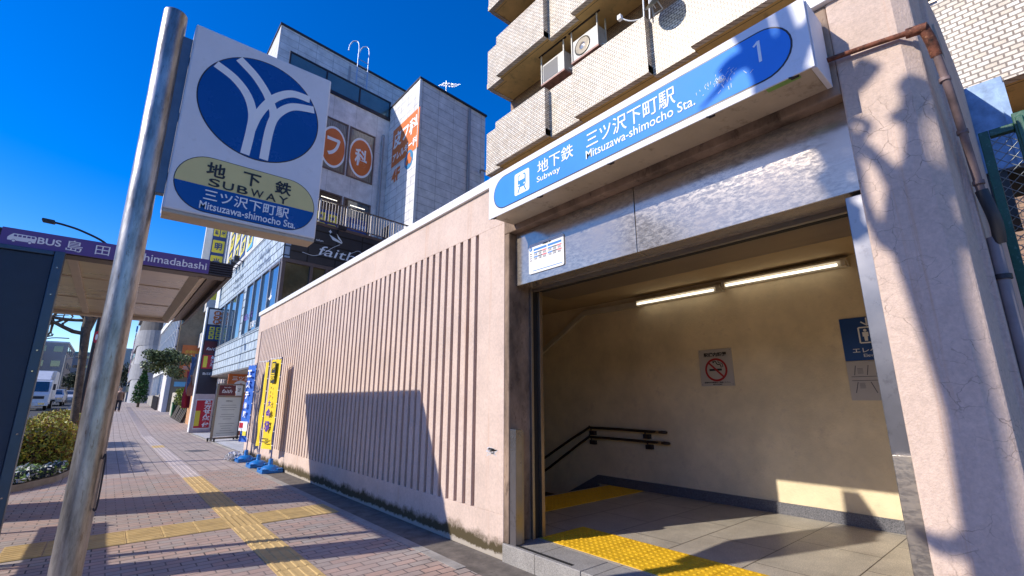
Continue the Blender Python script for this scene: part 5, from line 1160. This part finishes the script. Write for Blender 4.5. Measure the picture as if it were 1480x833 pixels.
# ================================================================== VEHICLES
def wheel(parent,x,y,z,r,w=.2):
    b=MB(); b.lathe((x,y,z+r),[(r*.75,-w/2),(r,-w/2+.03),(r,w/2-.03),(r*.75,w/2)],BLACK,22,'x'); o=b.build('wheel',parent); b=MB(); b.lathe((x,y,z+r),[(r*.6,-w/2-.005),(r*.6,w/2+.005)],FRAMEG,18,'x'); b.build('rim',o)
def truck(x,y):
    g=gz(y)-.12; t=thing('box_truck','white box truck with a dark windscreen coming along the road','truck',(x,y,g))
    b=MB(); b.box(x-.98,x+.98,y+1.75,y+4.9,g+.85,g+3.0,M('truck_box_white',(.70,.70,.70),.4,0,.06,3)); b.build('cargo_box',t,.03)
    b=MB(); ct=M('truck_cab_white',(.72,.73,.74),.3,0,.05,3)
    pr=[(0,.45),(0,1.15),(.12,1.35),(.35,2.15),(.6,2.25),(1.65,2.25),(1.65,.45)]
    vs=[(x-.95,y+p[0],g+p[1]) for p in pr]+[(x+.95,y+p[0],g+p[1]) for p in pr]; n=len(pr)
    b.add(vs,[(i,(i+1)%n,n+(i+1)%n,n+i) for i in range(n)]+[tuple(range(n))[::-1],tuple(range(n,2*n))],ct)
    # wind deflector
    pr=[(.5,2.26),(1.5,2.95),(1.7,2.95),(1.7,2.26)]; vs=[(x-.8,y+p[0],g+p[1]) for p in pr]+[(x+.8,y+p[0],g+p[1]) for p in pr]; b.add(vs,[(i,(i+1)%4,4+(i+1)%4,4+i) for i in range(4)]+[(3,2,1,0),(4,5,6,7)],ct)
    b.build('cab',t,.03)
    b=MB(); b.add([(x-.85,y+.105,g+1.38),(x+.85,y+.105,g+1.38),(x+.80,y+.325,g+2.12),(x-.80,y+.325,g+2.12)],[(0,1,2,3)],DGLASS); b.build('windscreen',t)
    b=MB(); b.box(x-.7,x+.7,y-.015,y-.001,g+.85,g+1.05,DKBR); b.box(x-.98,x+.98,y-.08,y+.1,g+.35,g+.62,WHITE); b.build('bumper',t,.02)
    for s in (-1,1):
        b=MB(); b.box(x+s*.62-.17,x+s*.62+.17,y-.09,y-.081,g+.42,g+.56,STEEL); b.build('headlight',t); b=MB(); b.box(x+s*1.12-.08,x+s*1.12+.08,y+.1,y+.16,g+1.5,g+1.95,DKBR); b.build('mirror',t)
        wheel(t,x+s*.8,y+.75,g,.38); wheel(t,x+s*.8,y+4.0,g,.38,.3)
    b=MB(); b.box(x-.22,x+.22,y-.095,y-.081,g+.40,g+.60,M('number_plate',(.7,.7,.65),.5,0,0)); b.build('number_plate',t)
def car(x,y,m,label):
    g=gz(y)-.12; t=thing('car',label,'car',(x,y,g),'cars behind the truck')
    W=.85
    pr=[(0,.35),(0,.75),(.25,.88),(1.0,.98),(1.75,1.45),(3.2,1.5),(3.95,1.0),(4.2,.9),(4.2,.35)]; n=len(pr); vs=[]
    for s in (-1,1):
        for p in pr: k=.82 if p[1]>1.2 else 1; vs.append((x+s*W*k,y+p[0],g+p[1]))
    b=MB(); b.add(vs,[(i,(i+1)%n,n+(i+1)%n,n+i) for i in range(n)]+[tuple(range(n))[::-1],tuple(range(n,2*n))],m); b.build('body',t,.04)
    b=MB(); b.add([(x-.72,y+1.06,g+1.03),(x+.72,y+1.06,g+1.03),(x+.62,y+1.68,g+1.42),(x-.62,y+1.68,g+1.42)],[(0,1,2,3)],DGLASS); b.build('windscreen',t)
    for s in (-1,1):
        b=MB(); b.add([(x+s*.80,y+1.2,g+1.02),(x+s*.80,y+3.8,g+1.02),(x+s*.712,y+3.1,g+1.42),(x+s*.712,y+1.8,g+1.42)],[(0,1,2,3)],DGLASS); b.build('side_window',t)
        b=MB(); b.box(x+s*.62-.16,x+s*.62+.16,y-.02,y-.001,g+.6,g+.74,STEEL); b.build('headlight',t); wheel(t,x+s*.78,y+.75,g,.31,.18); wheel(t,x+s*.78,y+3.4,g,.31,.18)
    b=MB(); b.box(x-.4,x+.4,y-.015,y-.001,g+.42,g+.56,BLACK); b.box(x-.18,x+.18,y-.03,y-.016,g+.42,g+.55,M('number_plate',(.7,.7,.65))); b.build('grille',t)
truck(-4.35,50)
car(-3.9,58,M('car_silver',(.38,.40,.43),.3,.4,0),'silver car directly behind the white truck')
car(-4.3,68,M('car_navy',(.02,.03,.07),.3,.3,0),'dark blue car far behind the silver car')
car(-3.4,76,M('car_white',(.6,.6,.6),.3,.1,0),'white car at the far end of the queue of cars')
# ================================================================== LEFT SIDE FAR BUILDINGS
def block(name,label,x0,x1,y0,y1,h,m,floors,nw,side=True,roof=None):
    t=thing(name,label,'building',((x0+x1)/2,y0,0)); g=gz(y0); b=MB(); b.box(x0,x1,y0,y1,g-1,g+h,m); b.build('wall',t)
    b=MB(); b.box(x0-.1,x1+.1,y0-.1,y1+.1,g+h,g+h+.25,roof or WHITE); b.build('roof_edge',t)
    fh=h/floors
    for f in range(floors):
        for k in range(nw):
            xa=x0+(x1-x0)*(k+.2)/nw; xb=x0+(x1-x0)*(k+.75)/nw; b=MB(); b.box(xa,xb,y0-.04,y0-.001,g+fh*f+.9,g+fh*f+fh-.5,DGLASS); b.build('window',t)
        if side:
            for k in range(4): ya_=y0+(y1-y0)*(k+.2)/4; yb_=y0+(y1-y0)*(k+.7)/4; b=MB(); b.box(x1+.001,x1+.04,ya_,yb_,g+fh*f+.9,g+fh*f+fh-.5,DGLASS); b.build('window',t)
WB=M('far_white_wall',(.66,.66,.66),.8,0,.06,2); 
block('far_white_building','white four storey building beyond the truck',-15.5,-10.2,100,118,9.0,WB,4,3)
block('far_beige_building','beige block with a dark red stair strip beside the white building',-10.1,-6.2,104,122,9.2,M('far_beige',(.42,.38,.35),.8,0,.06,2),4,2)
b=MB(); b.box(-10.3,-9.2,103.6,103.95,1.2,9.3,M('dark_red_wall',(.22,.04,.03),.8,0,.1,2)); b.build('red_stair_wall',label='dark red wall strip between the white and beige far buildings',cat='wall')
block('far_grey_office','grey office block with a teal roof edge behind the beige block',-6.6,-3.6,128,150,9.5,M('far_grey_blue',(.20,.23,.26),.7,0,.1,2),5,2,True,M('teal_edge',(.05,.3,.32),.5,0,0))
block('far_brown_house','low brown building at the far end of the road',-5.0,-1.0,170,190,6.0,M('far_brown',(.22,.18,.15),.8,0,.1,2),2,4)
block('far_tall_block','tall pale block far away beyond the road end',-2.2,1.4,260,290,15.0,M('far_pale',(.45,.45,.47),.8,0,.06,2),6,3)
TG=[M('far_tree_green',(.05,.07,.03),.8,0,.2,3),M('far_tree_dark',(.025,.035,.018),.8,0,.2,3)]
for k,(x,y,h,lab) in enumerate(((-4.6,95,4.5,'small dark street tree in front of the grey office block'),(-2.5,105,5.0,'larger dark street tree near the road end'),(1.6,120,7,'far green tree over the pavement end'))):
    t=thing('street_tree',lab,'tree',(x,y,1.2),'distant street trees'); b=MB(); b.tube([(x,y,1.1),(x,y,1.2+h*.5)],.15,BARK,6); b.build('trunk',t)
    b=MB()
    for q in range(6): leaves(b,(x+random.gauss(0,.6),y+random.gauss(0,.6),1.2+h*.65+random.gauss(0,h*.12)),(1.0,1.0,h*.2),150,.22,TG,.2)
    b.build('crown',t)
for k,y in enumerate((60,85)):
    x=-5.6+k*.6; t=thing('utility_pole','concrete utility pole %s'%('nearer the truck' if k==0 else 'far down the road'),'utility pole',(x,y,1.2),'utility poles along the road'); b=MB(); b.tube([(x,y,1),(x,y,7.2)],[.14,.1],CONC,8); b.build('pole',t); b=MB(); b.tube(spline([(x,y,6.6),(x+.8,y,7.0),(x+2.0,y,7.05)],4),.05,FRAMEG,6); b.build('lamp_arm',t)
for (ya_,yb_,hh,mm,lab) in ((-30,-4,7.5,M('opposite_brown',(.24,.18,.13),.8,0,.15,2),'unseen brown building added across the road for the steel and glass to reflect'),(-3,16,6.0,M('opposite_grey',(.30,.29,.28),.8,0,.15,2),'unseen grey building added across the road for the steel and glass to reflect'),(17,44,8.5,M('opposite_beige',(.38,.33,.27),.8,0,.15,2),'unseen beige building added across the road for the steel and glass to reflect')):
    t=thing('reflection_building',lab,'building',(-26,ya_,0)); b=MB(); b.box(-36,-24,ya_,yb_,-.2,hh,mm); b.build('wall',t)  # out of view, added so steel and glass have something to reflect
    n_=int((yb_-ya_)/2.6)
    for k in range(n_):
        for z in (1.0,4.0):
            if z+1.6<hh: b=MB(); y_=ya_+.6+k*2.6; b.box(-23.999,-23.95,y_,y_+1.6,z,z+1.5,DGLASS); b.build('window',t)

# ================================================================== CAMERA, LIGHT, WORLD
cam=bpy.data.cameras.new('Camera'); co=bpy.data.objects.new('Camera',cam); COL.objects.link(co); sc.camera=co
co.location=CAM; co.rotation_euler=(R(90)+PI_,0,-TH); cam.sensor_width=36; cam.lens=F_/1480*36; cam.clip_start=.05; cam.clip_end=3000
w=bpy.data.worlds.new('World'); sc.world=w; w.use_nodes=True; nt=w.node_tree; bg=nt.nodes['Background']
sky=nt.nodes.new('ShaderNodeTexSky'); sky.sky_type='NISHITA'; sky.sun_disc=False
el=math.atan2(.669,math.hypot(1,.35)); az=math.atan2(-1,.35)   # direction to the sun: (-1,.35)
sky.sun_elevation=el; sky.sun_rotation=az%(2*math.pi); sky.altitude=0; sky.air_density=1.0; sky.dust_density=.2; sky.ozone_density=3.0
hs=nt.nodes.new('ShaderNodeHueSaturation'); hs.inputs['Saturation'].default_value=1.5; hs.inputs['Hue'].default_value=.519; hs.inputs['Value'].default_value=1.25
L(nt,sky.outputs[0],hs.inputs['Color']); L(nt,hs.outputs[0],bg.inputs[0]); bg.inputs[1].default_value=.145
sl=bpy.data.lights.new('Sun','SUN'); so=bpy.data.objects.new('Sun',sl); COL.objects.link(so); sl.energy=4.3; sl.angle=R(.55); sl.color=(1,.92,.80)
so.rotation_euler=SUN.normalized().to_track_quat('-Z','Y').to_euler()
vs_=sc.view_settings; vs_.view_transform='Standard'; vs_.look='None'; vs_.exposure=.33; vs_.gamma=1; vs_.use_curve_mapping=False
sc.render.engine='CYCLES'; sc.cycles.max_bounces=8; sc.cycles.diffuse_bounces=5; sc.cycles.glossy_bounces=4; sc.cycles.transparent_max_bounces=6
sc.cycles.sample_clamp_indirect=6
